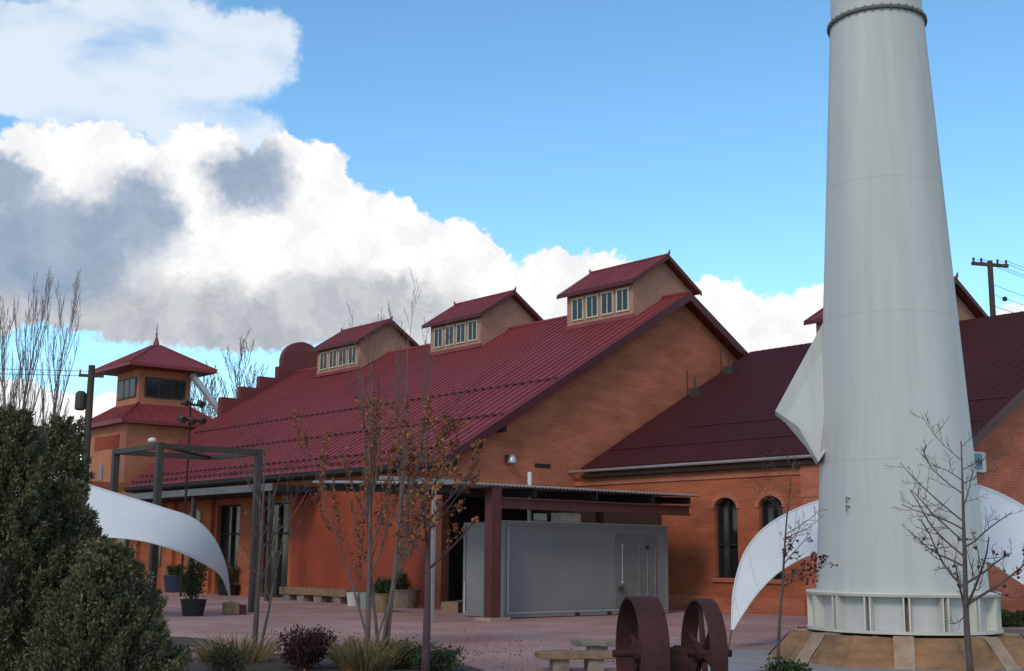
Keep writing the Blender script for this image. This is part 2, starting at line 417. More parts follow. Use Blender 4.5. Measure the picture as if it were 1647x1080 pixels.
m = MB(); roof_slope(m, [(RX, -.45), (WL+.4, -.45), (WL+.4, 28.3), (RX, 28.3)], rzz); m.build('roof', 'roof', hall)
m = MB(); m.tube([(RX, -.47, RZT+.12), (RX, 28.2, RZT+.12)], .09, 8); m.build('ridge_cap', 'roof', hall)
m = MB()      # rake boards
m.prism([(EX, -.5, rz(EX)-.18), (EX, -.5, rz(EX)+.13), (RX, -.5, RZT+.14), (RX, -.5, RZT-.2)], (0, .045, 0))
m.prism([(WL+.4, -.5, rz(WL+.4)-.18), (WL+.4, -.5, rz(WL+.4)+.13), (RX, -.5, RZT+.14), (RX, -.5, RZT-.2)], (0, .045, 0))
m.build('rake_board', 'roof_trim', hall)
for x in (0, 1.0, 2.0):
    m = MB(); m.box(x, x+.25, -.42, 0, rz(x)-.3, rz(x)-.1); m.build('rafter_end', 'dark', hall)
m = MB(); m.box(EX-.1, EX, -.45, 23.2, rz(EX)-.1, rz(EX)+.06); m.build('gutter', 'dark', hall)
m = MB(); m.box(EX, -.004, .01, 23.3, rz(EX)-.16, rz(EX)-.1); m.build('soffit', 'dark', hall)
for xx, ya, yb in ((4.6, -.2, 27.0), (2.25, -.2, 25), (.35, -.2, 23.5), (-.15, .1, 23)):      # snow guards
    m = MB(); z = rz(xx)+.1
    y = ya
    m.box(xx-.02, xx+.02, ya, yb, z+.05, z+.09)
    while y < yb:
        m.box(xx-.05, xx+.03, y, y+.09, z, z+.09); y += .44
    m.build('snow_guard', 'roof_trim', hall)
# stepped far parapet with its round top
m = MB(); prof = []
x = 4.6; pts = [(3.4, 28.32, 5.0), (3.4, 28.32, 7.3)]
xs = [6.7, 7.8, 8.9, 10.0]
pts = [(6.7, 28.32, 5.0)]
for i in range(len(xs)):
    zt = rz(xs[i])+1.02
    pts.append((xs[i], 28.32, zt)); pts.append((xs[i]+1.1 if i < len(xs)-1 else 10.25, 28.32, zt))
arcp = [(RX+.35+1.25*math.cos(t), 28.32, 11.95+1.2*math.sin(t)) for t in np.linspace(math.pi*1.05, -.05*math.pi, 14)]
pts += arcp
for i in range(len(xs)-1, -1, -1):
    zt = rz(xs[i])+1.05; X = 2*RX+.7-xs[i]
    pts.append((X-1.1 if i < len(xs)-1 else 2*RX+.7-10.25, 28.32, zt)); pts.append((X, 28.32, zt))
pts.append((2*RX+.7-6.7, 28.32, 5.0))
m.prism(pts, (0, .4, 0)); m.build('stepped_parapet', material('maroon stucco', (.17, .042, .042), .85, (.13, .03, .032), 2, .3), hall)
m = MB(); m.box(0, WL, 28.73, 28.95, 0, 5); m.build('end_wall', 'brick_low', hall)

# roof monitors
def monitor(parent, y0, y1, cx, half, zb, ze, zr, windows=4, gable_win=False, rmat='roof'):
    """walls y0..y1, ridge at cx; ze eave height, zr ridge height"""
    hw = half-.25
    sl = (zr-ze)/half
    top = lambda x: zr-.06-sl*abs(x-cx)
    m = MB(); m.prism([(cx-hw, y0, zb), (cx+hw, y0, zb), (cx+hw, y0, top(cx+hw)), (cx, y0, top(cx)), (cx-hw, y0, top(cx-hw))], (0, y1-y0, 0))
    b = m.build('roof_monitor', 'stucco', parent)
    m = MB(); f = lambda x: zr-sl*abs(x-cx)
    oy0, oy1 = y0-.33, y1+.33
    for s in (-1, 1):
        m.prism([(cx, oy0, f(cx)), (cx+s*half, oy0, ze), (cx+s*half, oy1, ze), (cx, oy1, f(cx))], (0, 0, .07))
    y = oy0+.15
    while y < oy1:
        m.prism([(cx-half, y, ze+.07), (cx-half, y+.035, ze+.07), (cx-.05, y+.035, zr+.07-.05*sl), (cx-.05, y, zr+.07-.05*sl)], (0, 0, .04)); y += .38
    m.tube([(cx, oy0-.02, zr+.08), (cx, oy1+.02, zr+.08)], .05, 6)
    for yy, s in ((oy0, -1), (oy1, 1)): m.tube([(cx, yy, zr+.08), (cx, yy+s*.05, zr+.16), (cx, yy+s*.07, zr+.27)], [.06, .045, .01], 6)
    m.build('monitor_roof', rmat, b)
    m = MB()
    for yy in (oy0-.02, oy1-.01):
        for s in (-1, 1):
            m.prism([(cx, yy, zr-.1), (cx, yy, zr+.085), (cx+s*half, yy, ze+.085), (cx+s*half, yy, ze-.08)], (0, .03, 0))
    m.box(cx-half-.02, cx-half, oy0, oy1, ze-.07, ze+.085)
    m.build('monitor_trim', 'roof_trim', b)
    # flashing skirt at the foot of the walls
    m = MB(); m.box(cx-hw-.06, cx-hw-.003, y0-.05, y1+.05, zb, zb+.16); m.build('flashing', rmat, b)
    if windows:
        n = windows; span = (y1-y0-.35)/n
        x = cx-hw
        for k in range(n):
            a = y0+.2+k*span; c = a+span-.16; z0 = zb+.32; z1 = ze-.14+.0
            m = MB(); t = .055
            m.box(x-.05, x-.003, a, a+t, z0, z1); m.box(x-.05, x-.003, c-t, c, z0, z1)
            m.box(x-.05, x-.003, a+t, c-t, z0, z0+t); m.box(x-.05, x-.003, a+t, c-t, z1-t, z1)
            md = (a+c)/2; m.box(x-.045, x-.003, md-.02, md+.02, z0+t, z1-t)
            m.box(x-.02, x-.004, a+t, c-t, z0+t, z1-t, 1)
            m.build('window', ['cream', 'glass'], b)
    if gable_win:
        m = MB(); m.box(cx-.28, cx+.28, y0-.03, y0-.003, zb+.9, zb+1.45, 1)
        m.box(cx-.34, cx-.28, y0-.04, y0-.002, zb+.86, zb+1.5); m.box(cx+.28, cx+.34, y0-.04, y0-.002, zb+.86, zb+1.5)
        m.build('window', ['roof_trim', 'glass'], b)
    return b
for y0, y1, dz in ((.93, 4.6, 0), (10.1, 13.75, .02), (19.6, 23.5, .06)):
    monitor(hall, y0, y1, RX, 1.87, 10.42+dz, 11.78+dz, 13.0+dz)

# ------------------------------------------------------------------ lower hall
low = empty('side_hall', bl(0, 0), RZ, 'lower brick hall with dark maroon roof behind the white smokestack', 'building')
S2 = .55; LX = 5.66; EX2 = 5.42; RX2 = 14.5; ZR2 = 9.43; A2 = -14.5
def z2(x): return ZR2-S2*abs(x-RX2)
wins = [(-7.07, -6.18), (-8.75, -7.88)]
def wall_with_arches(m, x, y0, y1, z0, z1, ws, t=.35):
    cur = y1
    for a, b in ws:
        m.box(x, x+t, b, cur, z0, z1); cur = a
    m.box(x, x+t, y0, cur, z0, z1)
    for a, b in ws:
        m.box(x, x+t, a, b, z0, 1.0)
        # spandrel above the arch
        n = 12; r = (b-a)/2; c = (a+b)/2; zs_, ht = 3.05, .33
        arc = [(x, c+r*math.cos(math.pi*k/n), zs_+ht*math.sin(math.pi*k/n)) for k in range(n+1)]
        for k in range(n):
            p, q = arc[k], arc[k+1]
            m.prism([p, q, (x, q[1], z1), (x, p[1], z1)], (t, 0, 0))
m = MB(); wall_with_arches(m, LX, A2, -.01, 0, 4.42, wins+[(-11.7, -10.9)]); m.build('eave_wall', 'brick_low', low)
for a, b in wins+[(-11.7, -10.9)]:
    m = MB(); m.box(LX+.22, LX+.26, a, b, 1.0, 3.5); wv = m.build('arched_window', 'glass', low)
    m = MB()
    for yy in (a, b-.06): m.box(LX+.14, LX+.22, yy, yy+.06, 1.0, 3.25)
    m.box(LX+.14, LX+.22, a, b, 1.95, 2.01); m.box(LX+.13, LX+.21, (a+b)/2-.02, (a+b)/2+.02, 1.0, 3.3)
    m.build('window_frame', 'dark', wv)
    m = MB(); m.box(LX-.07, LX-.003, a-.1, b+.1, .88, 1.0); m.build('window_sill', 'brick', wv)
    m = MB(); n = 12; r = (b-a)/2+.0; c = (a+b)/2       # arch hood
    for k in range(n):
        t0, t1 = math.pi*k/n, math.pi*(k+1)/n
        q = lambda rr, h, t: (LX-.04, c+rr*math.cos(t), 3.05+h*math.sin(t))
        m.prism([q(r, .33, t0), q(r, .33, t1), q(r+.13, .48, t1), q(r+.13, .48, t0)], (.037, 0, 0))
    m.build('window_arch', 'brick', wv)
m = MB(); m.box(LX-.12, LX-.003, -10.15, -9.55, 0, 4.3); m.box(LX-.14, LX-.124, -10.2, -9.5, 3.3, 4.3); m.build('pilaster', 'brick', low)
m = MB(); m.box(LX-.05, LX-.004, -9.5, -.02, 3.95, 4.1); m.build('brick_course', 'brick', low)
m = MB(); m.box(LX-.1, LX-.003, -9.5, -4.2, 0, .45); m.build('plinth', 'brick', low)
m = MB(); m.box(LX-.04, LX-.004, -4.0, -.1, .02, 3.6); m.build('shade_panel', material('dark brown shade', (.055, .028, .02), .8, (.03, .016, .012), 3, .3, 20, stretch=(1, 4, .3)), low)  # no door: dark panel painting the canopy's shade onto the side wall
m = MB(); m.prism([(LX+.36, A2, 0), (23.3, A2, 0), (23.3, A2, z2(23.3)-.1), (RX2, A2, ZR2-.1), (LX+.36, A2, z2(LX+.36)-.1)], (0, .35, 0)); 
m.box(LX, LX+.36, A2-.001, A2+.002, 0, 4.4); m.build('gable_wall', 'brick', low)
m = MB(); m.prism([(EX2, A2-.3, z2(EX2)), (RX2, A2-.3, ZR2), (RX2, -.52, ZR2), (EX2, -.52, z2(EX2))], (0, 0, .09))
y = A2-.2
while y < -.6:
    m.prism([(EX2, y, z2(EX2)+.09), (EX2, y+.05, z2(EX2)+.09), (RX2, y+.05, ZR2+.09), (RX2, y, ZR2+.09)], (0, 0, .010)); y += .3
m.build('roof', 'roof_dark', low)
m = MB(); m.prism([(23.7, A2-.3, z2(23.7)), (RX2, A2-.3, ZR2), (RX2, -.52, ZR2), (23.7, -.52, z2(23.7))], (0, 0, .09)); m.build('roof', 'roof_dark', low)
for xx in (6.6, 7.9):
    m = MB(); m.box(xx-.02, xx+.02, A2, -.7 if xx < 7 else -3.2, z2(xx)+.11, z2(xx)+.14); m.build('snow_rail', 'roof_trim', low)
m = MB(); m.prism([(EX2, A2-.35, z2(EX2)-.15), (EX2, A2-.35, z2(EX2)+.12), (RX2, A2-.35, ZR2+.13), (RX2, A2-.35, ZR2-.15)], (0, .045, 0))
m.build('rake_board', 'roof_trim', low)
m = MB(); m.tube([(EX2-.08, A2-.3, z2(EX2)-.02), (EX2-.06, -.02, z2(EX2)-.02)], .05, 8); m.build('gutter', 'gutter', low)
m = MB(); m.box(EX2, LX-.004, A2, -.52, 4.2, 4.3); m.build('soffit', 'dark', low)
for x, y in ((10.7, -.9), (12.5, -1.0)):
    m = MB(); zz = z2(x); m.box(x-.14, x+.14, y-.4, y+.05, zz, zz+.34); m.tube([(x, y-.1, zz+.3), (x, y-.1, zz+.75)], .035, 6)
    m.tube([(x+.1, y+.35, zz+.1), (x+.1, y+.35, zz+1.05)], .03, 6); m.build('roof_vent', 'steel_grey', low)
monitor(low, -9.1, -4.9, RX2, 1.95, 8.5, 9.85, 10.93, windows=3, gable_win=True)

# wall fittings
def wall_light(x, y, z, label):
    t = empty('wall_light', bl(x, y, z), RZ, label, 'light')
    m = MB(); m.box(-.1, .1, -.12, -.015, -.12, .12); m.build('bracket', 'steel_grey', t)
    m = MB(); m.lathe([(.05, .1), (.11, .0), (.17, -.16), (.155, -.18)], 14, (0, -.28, .02)); m.build('lamp_shade', 'galv', t, smooth=True)
wall_light(2.61, 0, 4.72, 'small grey lamp fixed high on the brick gable wall')

# ------------------------------------------------------------------ corner tower at the far left
tw = empty('brick_tower', bl(4.75, 32.45), RZ, 'square peach tower with two tiered maroon pyramid roofs and spire', 'tower')
m = MB(); m.box(-2.4, 2.4, -2.45, 2.45, 0, 8.15); m.build('lower_walls', 'stucco_tower', tw)
m = MB(); m.box(-2.42, -2.402, -1.6, 1.6, 6.9, 7.6); m.build('recessed_panel', 'orange', tw)
m = MB(); m.box(-2.43, -2.402, .3, .75, 5.3, 6.1); m.build('slit_window', 'glass', tw)
def hip(m, h0, z0, h1, z1, t, ribs=0):
    v = [(sx*h0, sy*h0, z0) for sx, sy in ((-1, -1), (1, -1), (1, 1), (-1, 1))]
    v2 = [(sx*h1, sy*h1, z1) for sx, sy in ((-1, -1), (1, -1), (1, 1), (-1, 1))]
    vb = [(x, y, z-t) for x, y, z in v]
    m.add(v+v2+vb, [(0, 1, 5, 4), (1, 2, 6, 5), (2, 3, 7, 6), (3, 0, 4, 7), (4, 5, 6, 7), (8, 9, 1, 0), (9, 10, 2, 1), (10, 11, 3, 2), (11, 8, 0, 3), (11, 10, 9, 8)])
    for i in range(4): m.tube([Vector(v[i])+Vector((0, 0, .01)), Vector(v2[i])+Vector((0, 0, .03))], .06, 6)
    if ribs:
        for k in range(-ribs, ribs+1):
            f = k/(ribs+1)
            e = abs(f)*h0
            tt = min(1, (h0-e)/(h0-h1)) if h0 > h1 else 1
            zt = z0+(z1-z0)*tt; ht = h0+(h1-h0)*tt
            for rot in range(4):
                Rm = Matrix.Rotation(rot*math.pi/2, 3, 'Z')
                m.tube([Rm @ Vector((f*h0, -h0, z0+.02)), Rm @ Vector((f*h0, -ht, zt+.02))], .03, 4)
m = MB(); hip(m, 2.85, 8.3, 1.35, 9.35, .2, 5); m.build('lower_roof', 'roof', tw)
m = MB(); m.box(-1.45, 1.45, -1.45, 1.45, 9.2, 11.3); m.build('upper_walls', 'stucco_tower', tw)
for rot in range(4):
    Rm = Matrix.Rotation(rot*math.pi/2, 4, 'Z')
    m = MB(); m.box(-1.15, 1.15, -1.5, -1.452, 9.65, 10.72, 0); m.box(-1.05, 1.05, -1.515, -1.5, 9.73, 10.64, 1)
    for xx in (-.35, .35): m.box(xx-.04, xx+.04, -1.53, -1.515, 9.73, 10.64)
    o = m.build('louvre_window', ['steel_grey', 'glass'], tw); o.matrix_local = Rm
m = MB(); hip(m, 2.45, 11.3, .16, 12.65, .16, 6); m.lathe([(.24, 12.55), (.14, 12.85), (.1, 13.0), (.06, 13.15)], 10); m.build('upper_roof', 'roof', tw)
m = MB(); m.tube([(0, 0, 13.1), (0, 0, 13.35), (0, 0, 13.9)], [.05, .03, .012], 6); m.lathe([(.02, 13.25), (.07, 13.32), (.02, 13.39)], 8); m.build('spire', 'steel_grey', tw)
# chute from the tower to the roof
ch = empty('metal_chute', bl(6.3, 30.2, 9), RZ, 'shiny sloping metal chute between tower top and maroon hall roof', 'chute')
p0, p1 = Vector((-.35, 0.2, 2.0)), Vector((1.1, -1.6, -.75))
d = (p1-p0).normalized(); u = Vector((1, 0, 0)); u = (u-d*u.dot(d)).normalized()*.14; vv = d.cross(u).normalized()*.12
m = MB(); q = [p0-u-vv, p0+u-vv, p0+u+vv, p0-u+vv]; m.prism([q[0], q[1], q[2], q[3]], p1-p0); m.build('duct', 'galv', ch)
m = MB(); m.prism([p1-u*2-vv*2, p1+u*2-vv*2, p1+u*2+vv*2, p1-u*2+vv*2], d*.12); m.build('flange', 'steel_grey', ch); m = MB(); m.prism([p0-u*1.3-vv*1.4, p0+u*1.3-vv*1.4, p0+u*1.3+vv*1.4, p0-u*1.3+vv*1.4], -d*.1, 0); m.build('flange', 'steel_grey', ch)

# ------------------------------------------------------------------ porch slab on the hall
po = empty('porch_roof', bl(0, 0), RZ, 'low dark flat porch roof along the hall eave on slim posts', 'porch roof')
m = MB(); m.box(-2.0, -.15, 7.0, 25.5, 3.72, 3.95); m.build('deck', 'dark', po)
m = MB(); m.box(-2.06, -2.004, 7.0, 25.5, 3.74, 3.99); m.build('fascia', material('blue grey fascia', (.10, .105, .13), .3, (.05, .05, .07), 3), po)
for yy in (7.3, 13.2, 19.2):
    m = MB(); m.box(-1.95, -1.8, yy, yy+.15, 0, 3.72); m.build('post', 'steel_grey', po)

# ------------------------------------------------------------------ container canopy
cn = empty('container_canopy', bl(0, 0), RZ, 'open corrugated canopy on maroon steel post over the grey container', 'canopy')
m = MB(); n = 140; x0, x1 = -4.75, 4.05
for i in range(n):
    xa = x0+(x1-x0)*i/n; xb = x0+(x1-x0)*(i+1)/n; h = .035 if i % 2 else 0; h2 = 0 if i % 2 else .035
    m.add([(xa, -7.05, 3.32+h), (xb, -7.05, 3.32+h2), (xb, -.1, 3.62+h2), (xa, -.1, 3.62+h), (xa, -7.05, 3.35+h), (xb, -7.05, 3.35+h2), (xb, -.1, 3.65+h2), (xa, -.1, 3.65+h)],
          [(0, 1, 2, 3), (7, 6, 5, 4), (0, 4, 5, 1), (3, 2, 6, 7), (0, 3, 7, 4), (1, 5, 6, 2)])
m.build('corrugated_sheet', 'corr', cn)
m = MB(); m.box(-3.375, 3.7, -6.93, -6.77, 2.82, 3.02); m.box(-3.375, 3.7, -7.0, -6.7, 3.02, 3.06); m.box(-3.375, 3.7, -7.0, -6.7, 2.78, 2.82); m.build('beam', 'steel_red', cn)
m = MB()
for xx in (-4.4, -2.2, 0, 2.2, 3.7): m.prism([(xx-.04, -6.95, 3.1), (xx-.04, -6.95, 3.3), (xx-.04, -.1, 3.6), (xx-.04, -.1, 3.4)], (.08, 0, 0))
m.build('rafter', 'dark', cn)
m = MB(); m.box(-3.68, -3.38, -7.0, -6.7, .08, 3.3); m.build('post', 'steel_red', cn)
m = MB(); m.box(3.72, 3.9, -3.2, -3.02, .0, 3.4); m.build('post', 'steel_red', cn)
m = MB(); m.box(-3.85, -3.2, -7.18, -6.52, .005, .08); m.build('footing', 'concrete_pale', cn)
m = MB(); m.box(-7.1, -4.76, -7.05, -6.99, 3.33, 3.42); m.build('edge_rail', 'gutter', cn)
m = MB(); m.box(-5.5, -5.42, -6.98, -6.9, 0, 3.33); m.build('slim_post', 'gutter', cn)
m = MB(); m.tube([(-.72, -5, 2.5), (-.72, -5, 3.9)], .06, 10); tag(m.build('vent_pipe', 'white', smooth=False), 'white vertical vent pipe standing up through the canopy roof', 'pipe').matrix_world = BM.copy()

ct = empty('shipping_container', bl(-2.7, -6.3), RZ, 'grey steel container standing on red pavers under the canopy', 'container')
m = MB(); CL, CD, CH = 6.17, 1.72, 2.47
m.box(.03, CL-.03, .03, CD-.03, .1, CH-.04); m.build('body', 'cont', ct)
m = MB()
for xx in (0, CL-.09):
    for yy in (0, CD-.09): m.box(xx, xx+.09, yy, yy+.09, .02, CH)
for zz, h in ((.02, .13), (CH-.11, .11)):
    m.box(.09, CL-.09, 0, .07, zz, zz+h); m.box(.09, CL-.09, CD-.07, CD, zz, zz+h)
    m.box(0, .07, .09, CD-.09, zz, zz+h); m.box(CL-.07, CL, .09, CD-.09, zz, zz+h)
m.build('frame', 'cont', ct, bevel=.008)
m = MB(); m.box(.1, .16, -.012, -.002, .15, 2.35); m.box(.1, CL-.1, -.012, -.002, .13, .16); m.box(.0, CL, -.01, .1, CH+.002, CH+.03); m.box(-.012, -.002, CD-.12, CD-.06, .1, .9); m.build('edge_trim', 'cont_trim', ct)
m = MB(); m.box(4.05, 5.75, .018, .028, .2, 2.25); m.build('door', material('taupe container door', (.17, .165, .165), .5), ct)
for xx, z0, z1 in ((4.3, .85, 1.95), (4.95, .5, 1.95), (5.3, .5, 1.75), (5.62, .3, 1.9)):
    m = MB(); m.tube([(xx, -.0, z0), (xx, -.0, z1)], .018, 8)
    for zz in (z0+.05, z1-.05): m.box(xx-.04, xx+.04, -.015, .028, zz-.03, zz+.03)
    m.build('lock_rod', 'cont_trim' if xx < 4.5 else 'cont', ct)
m = MB(); m.box(4.15, 4.3, -.06, .03, .68, .78); m.build('latch', 'steel_grey', ct)
m = MB(); m.box(5.25, 5.35, -.05, .03, 1.82, 1.92); m.build('latch', 'steel_grey', ct)
for xx in (2.5, 3.7):
    m = MB(); m.box(xx, xx+.16, -.006, .005, .03, .11); m.build('fork_pocket', 'pot_black', ct)
t = empty('cooling_unit', bl(-.64, -6.2, 2.50), RZ, 'cream cooling box on container roof, larger of two pale boxes', 'cooling unit')
m = MB(); m.box(0, .75, 0, .4, 0, .26); m.build('casing', 'white', t, bevel=.02); m = MB(); m.box(.05, .7, -.02, -.002, .03, .05); m.build('grille', 'cream', t)
t = empty('junction_box', bl(-1.45, -6.2, 2.52), RZ, 'small cream box near the post, smaller of two pale boxes', 'box')
m = MB(); m.box(0, .32, 0, .2, 0, .2); m.build('casing', 'white', t, bevel=.02); m = MB(); m.tube([(.16, .1, -.05), (.16, .1, 0)], .02, 6); m.build('stub', 'gutter', t)

# ------------------------------------------------------------------ square steel frame
fr = empty('steel_frame', bl(-9.33, .15), RZ, 'open cube of weathered steel posts and beams standing on the plaza', 'steel frame')
L1, L2, HF = 2.95, 2.9, 4.5
for x, y in ((0, 0), (L1, 0), (0, L2)):
    m = MB(); m.box(x-.085, x+.085, y-.085, y+.085, 0, HF); m.build('post', 'steel_grey', fr)
m = MB()
for y in (0, L2): m.box(.087, L1-.087, y-.07, y+.07, HF-.16, HF-.02)
for x in (0, L1): m.box(x-.07, x+.07, .087, L2-.087, HF-.16, HF-.02)
m.build('beam', 'steel_grey', fr)
m = MB(); m.tube([(0, 0, HF-.09), (L1, L2, HF-.09)], .04, 6); m.build('diagonal_bar', 'dark', fr)
m = MB(); m.lathe([(.02, 0), (.11, .01), (.12, .07), (.07, .12), (.01, .13)], 12); o = m.build('floodlight', 'white', smooth=True); o.location = bl(-9.5, .3, 4.5)
tag(o, 'small pale dome light sitting on the corner of the steel frame', 'light')
# spotlight pole

pl_ = empty('light_pole', bl(-2.6, 12.5), RZ, 'slim dark pole with a cluster of spotlights in front of the tower', 'light pole')
m = MB(); m.tube([(0, 0, 0), (0, 0, 7.4)], [.05, .035], 8); m.build('pole', 'dark', pl_)
m = MB(); m.box(-.5, .5, -.04, .04, 6.5, 6.58); m.build('cross_arm', 'dark', pl_)
m = MB(); m.box(-.4, .4, -.04, .04, 7.1, 7.17); m.build('cross_arm', 'dark', pl_)
for x, z in ((-.4, 6.5), (0, 6.45), (.4, 6.5), (-.3, 7.12), (.3, 7.12)):
    m = MB(); m.tube([(x, 0, z), (x, -.12, z+.12), (x, -.34, z)], [.07, .1, .13], 10); m.build('spotlight', 'steel_grey', pl_)

# ------------------------------------------------------------------ smokestack and its plinth
SC = Vector((6.43, 21.0, 0))
pn = empty('concrete_plinth', SC, R(-17), 'stained ochre concrete plinth with sloping sides under the white stack', 'plinth')
RT, RB, HT = 1.72, 2.12, .45
from mathutils import noise as mn
def rough(m, P00, P10, P01, P11, nu, nv, amp, seed, nrm):
    """bumpy patch between four corners"""
    vs = []
    for i in range(nu+1):
        for j in range(nv+1):
            p = P00.lerp(P10, i/nu).lerp(P01.lerp(P11, i/nu), j/nv)
            e = mn.fractal((p*5+Vector((seed, 0, 0))), .9, 2.1, 5)*amp
            q = nrm or Vector((p.x, p.y, .6*p.xy.length)).normalized()
            vs.append(p+q*e+Vector((0, 0, mn.noise(p*3.1)*amp*.6 if j == nv else 0)))
    m.add(vs, [(i*(nv+1)+j, (i+1)*(nv+1)+j, (i+1)*(nv+1)+j+1, i*(nv+1)+j+1) for i in range(nu) for j in range(nv)])
def octp(r, z, k): a = -math.pi/2+math.pi/8+k*math.pi/4; r = r/math.cos(math.pi/8); return Vector((r*math.cos(a), r*math.sin(a), z))
m = MB()
for k in range(8):
    a = -math.pi/2+(k+1)*math.pi/4; nrm = Vector((math.cos(a), math.sin(a), .6)).normalized()
    rough(m, octp(RB, 0, k), octp(RB, 0, k+1), octp(RT, HT-.02, k), octp(RT, HT-.02, k+1), 34, 14, .045, 0, None)
    m.add([octp(RT-.01, HT-.035, k), octp(RT-.01, HT-.035, k+1), Vector((0, 0, HT))], [(0, 1, 2)])
m.build('core', 'concrete', pn, smooth=True)
for k in range(8):
    a = -math.pi/2+k*math.pi/4
    Rm = Matrix.Rotation(a+math.pi/2, 4, 'Z'); wd = .15; V = Vector
    m = MB()
    A0, A1, B0, B1 = V((-wd, -RB-.06, 0)), V((wd, -RB-.06, 0)), V((-wd, -RT-.05, HT+.004)), V((wd, -RT-.05, HT+.004))
    rough(m, A0, A1, B0, B1, 8, 16, .02, 3.0+k, V((0, -.75, .6)))
    m.prism([A0+V((.012, .03, 0)), B0+V((.012, .03, -.01)), V((-wd+.012, -RT+.28, HT-.004)), V((-wd+.012, -RT+.28, 0))], (2*wd-.024, 0, 0))
    o = m.build('rib', 'concrete_pale', pn); o.matrix_local = Rm
st = empty('smokestack', SC+Vector((0, 0, HT+.014)), 0, 'tall tapering white steel smokestack on a ribbed round base', 'smokestack')
RBm = 1.36
def rs(z): return RBm-(z-.6)*(RBm-.805)/(10.45-.6) if z > .6 else RBm
prof = []
z = .6
while z < 10.4: prof.append((rs(z), z)); z += .7
prof.append((rs(10.45), 10.45))
m = MB(); m.lathe([(RBm, .04)]+prof+[(.785, 10.46), (.75, 13.8), (.72, 13.8), (.72, 13.0)], 72); o = m.build('shell', 'stack', st, smooth=True)
em = o.modifiers.new('edge', 'EDGE_SPLIT'); em.split_angle = R(40)
for z in (2.7, 5.1, 7.4):
    m = MB(); m.lathe([(rs(z)+.001, z), (rs(z)+.002, z+.003), (rs(z)+.002, z+.02), (rs(z)+.001, z+.036)], 72); m.build('plate_seam', 'stack', st)
m = MB(); m.lathe([(.80, 10.43), (.855, 10.435), (.86, 10.45), (.855, 10.49), (.78, 10.495)], 72)
for k in range(36):
    a = 2*math.pi*k/36; m.tube([(.835*math.cos(a), .835*math.sin(a), 10.395), (.835*math.cos(a), .835*math.sin(a), 10.52)], .013, 5)
m.build('collar', 'collar', st)
m = MB(); m.lathe([(RBm, 0), (1.53, .0), (1.53, .045), (RBm, .045)], 72); m.build('base_flange', 'stack_trim', st)
m = MB(); m.lathe([(RBm-.01, .555), (1.52, .56), (1.535, .6), (1.52, .625), (RBm-.01, .63)], 72); m.build('top_flange', 'stack_trim', st)
NG = 16
for k in range(NG):
    a = -math.pi/2+2*math.pi*(k+.35)/NG
    Rm = Matrix.Rotation(a+math.pi/2, 4, 'Z')
    m = MB()
    m.box(-.055, -.03, -1.51, -RBm+.01, .046, .554); m.box(.03, .055, -1.51, -RBm+.01, .046, .554)
    m.box(-.029, .029, -RBm-.012, -RBm+.02, .046, .554, 1)
    o = m.build('gusset', ['stack_trim', 'rust_streak'], st); o.matrix_local = Rm
# jutting hatch plates on the left of the stack
hf = MB()
P0 = at(1342, 478, 21)-SC; 
def hp(x, y, Y): return at(x, y, Y)-(SC+Vector((0, 0, HT+.014)))
a_, b_, c_, d_, e_ = hp(1346, 478, 21.3), hp(1247, 661, 20.9), hp(1283, 686, 20.6), hp(1316, 743, 20.7), hp(1346, 700, 21.0)
back = Vector((.15, .75, .0))
hf.prism([a_, b_, c_, d_, e_], Vector((.02, .04, 0)))
hf.add([a_, b_, b_+back*.9, a_+back*.2], [(0, 1, 2, 3)])
hf.add([b_, c_, c_+back, b_+back*.9], [(0, 1, 2, 3)])
hf.add([c_, d_, d_+back, c_+back], [(0, 1, 2, 3)])
hf.add([a_+back*.2, b_+back*.9, c_+back, d_+back, e_+back], [(0, 1, 2, 3, 4)])
hf.build('hatch_plate', 'stack', st)
m = MB()
for z in (1.95, 2.08):
    a = R(-90-52); rr = rs(z); m.tube([(rr*math.cos(a), rr*math.sin(a), z), ((rr+.09)*math.cos(a), (rr+.09)*math.sin(a), z+.02), ((rr+.08)*math.cos(a), (rr+.08)*math.sin(a), z-.07)], .012, 5)
m.build('hook', 'collar', st)

# ------------------------------------------------------------------ tensile tents
def resample(pts, n):
    P_ = [Vector(p) for p in pts]; out = []
    m_ = len(P_)-1
    for i in range(n+1):
        t = i/n*m_; k = min(int(t), m_-1); t -= k
        a, b, c, d = P_[max(k-1, 0)], P_[k], P_[k+1], P_[min(k+2, m_)]
        out.append(.5*((2*b)+(c-a)*t+(2*a-5*b+4*c-d)*t*t+(-a+3*b-3*c+d)*t**3))
    return out
def membrane(name, top, bot, parent, sag=.12, n=60, k=14):
    T, Bt = resample(top, n), resample(bot, n)
    vs = []
    for i in range(n+1):
        for j in range(k+1):
            s = j/k; p = T[i].lerp(Bt[i], s); L_ = (T[i]-Bt[i]).length
            p = p+Vector((0, -1, .2))*(-sag*L_*4*s*(1-s)*.35); vs.append(p)
    fs = [(i*(k+1)+j, i*(k+1)+j+1, (i+1)*(k+1)+j+1, (i+1)*(k+1)+j) for i in range(n) for j in range(k)]
    m = MB(); m.add(vs, fs); o = m.build(name, 'fabric', parent, smooth=True, thick=.012)
    for Q in (T, Bt):
        e = MB(); e.tube(Q, .018, 6); e.build('edge_rope', 'fabric', parent, smooth=True)
    for i in range(6, n-3, 7):
        e = MB(); e.tube([Vector(vs[i*(k+1)+j])+Vector((0, -.008, 0)) for j in range(k+1)], .010, 4); e.build('seam', 'fabric', parent, smooth=True)
    return o
tr = empty('tent_sail', (0, 0, 0), 0, 'white arched fabric sail sweeping behind the smokestack base', 'tent')
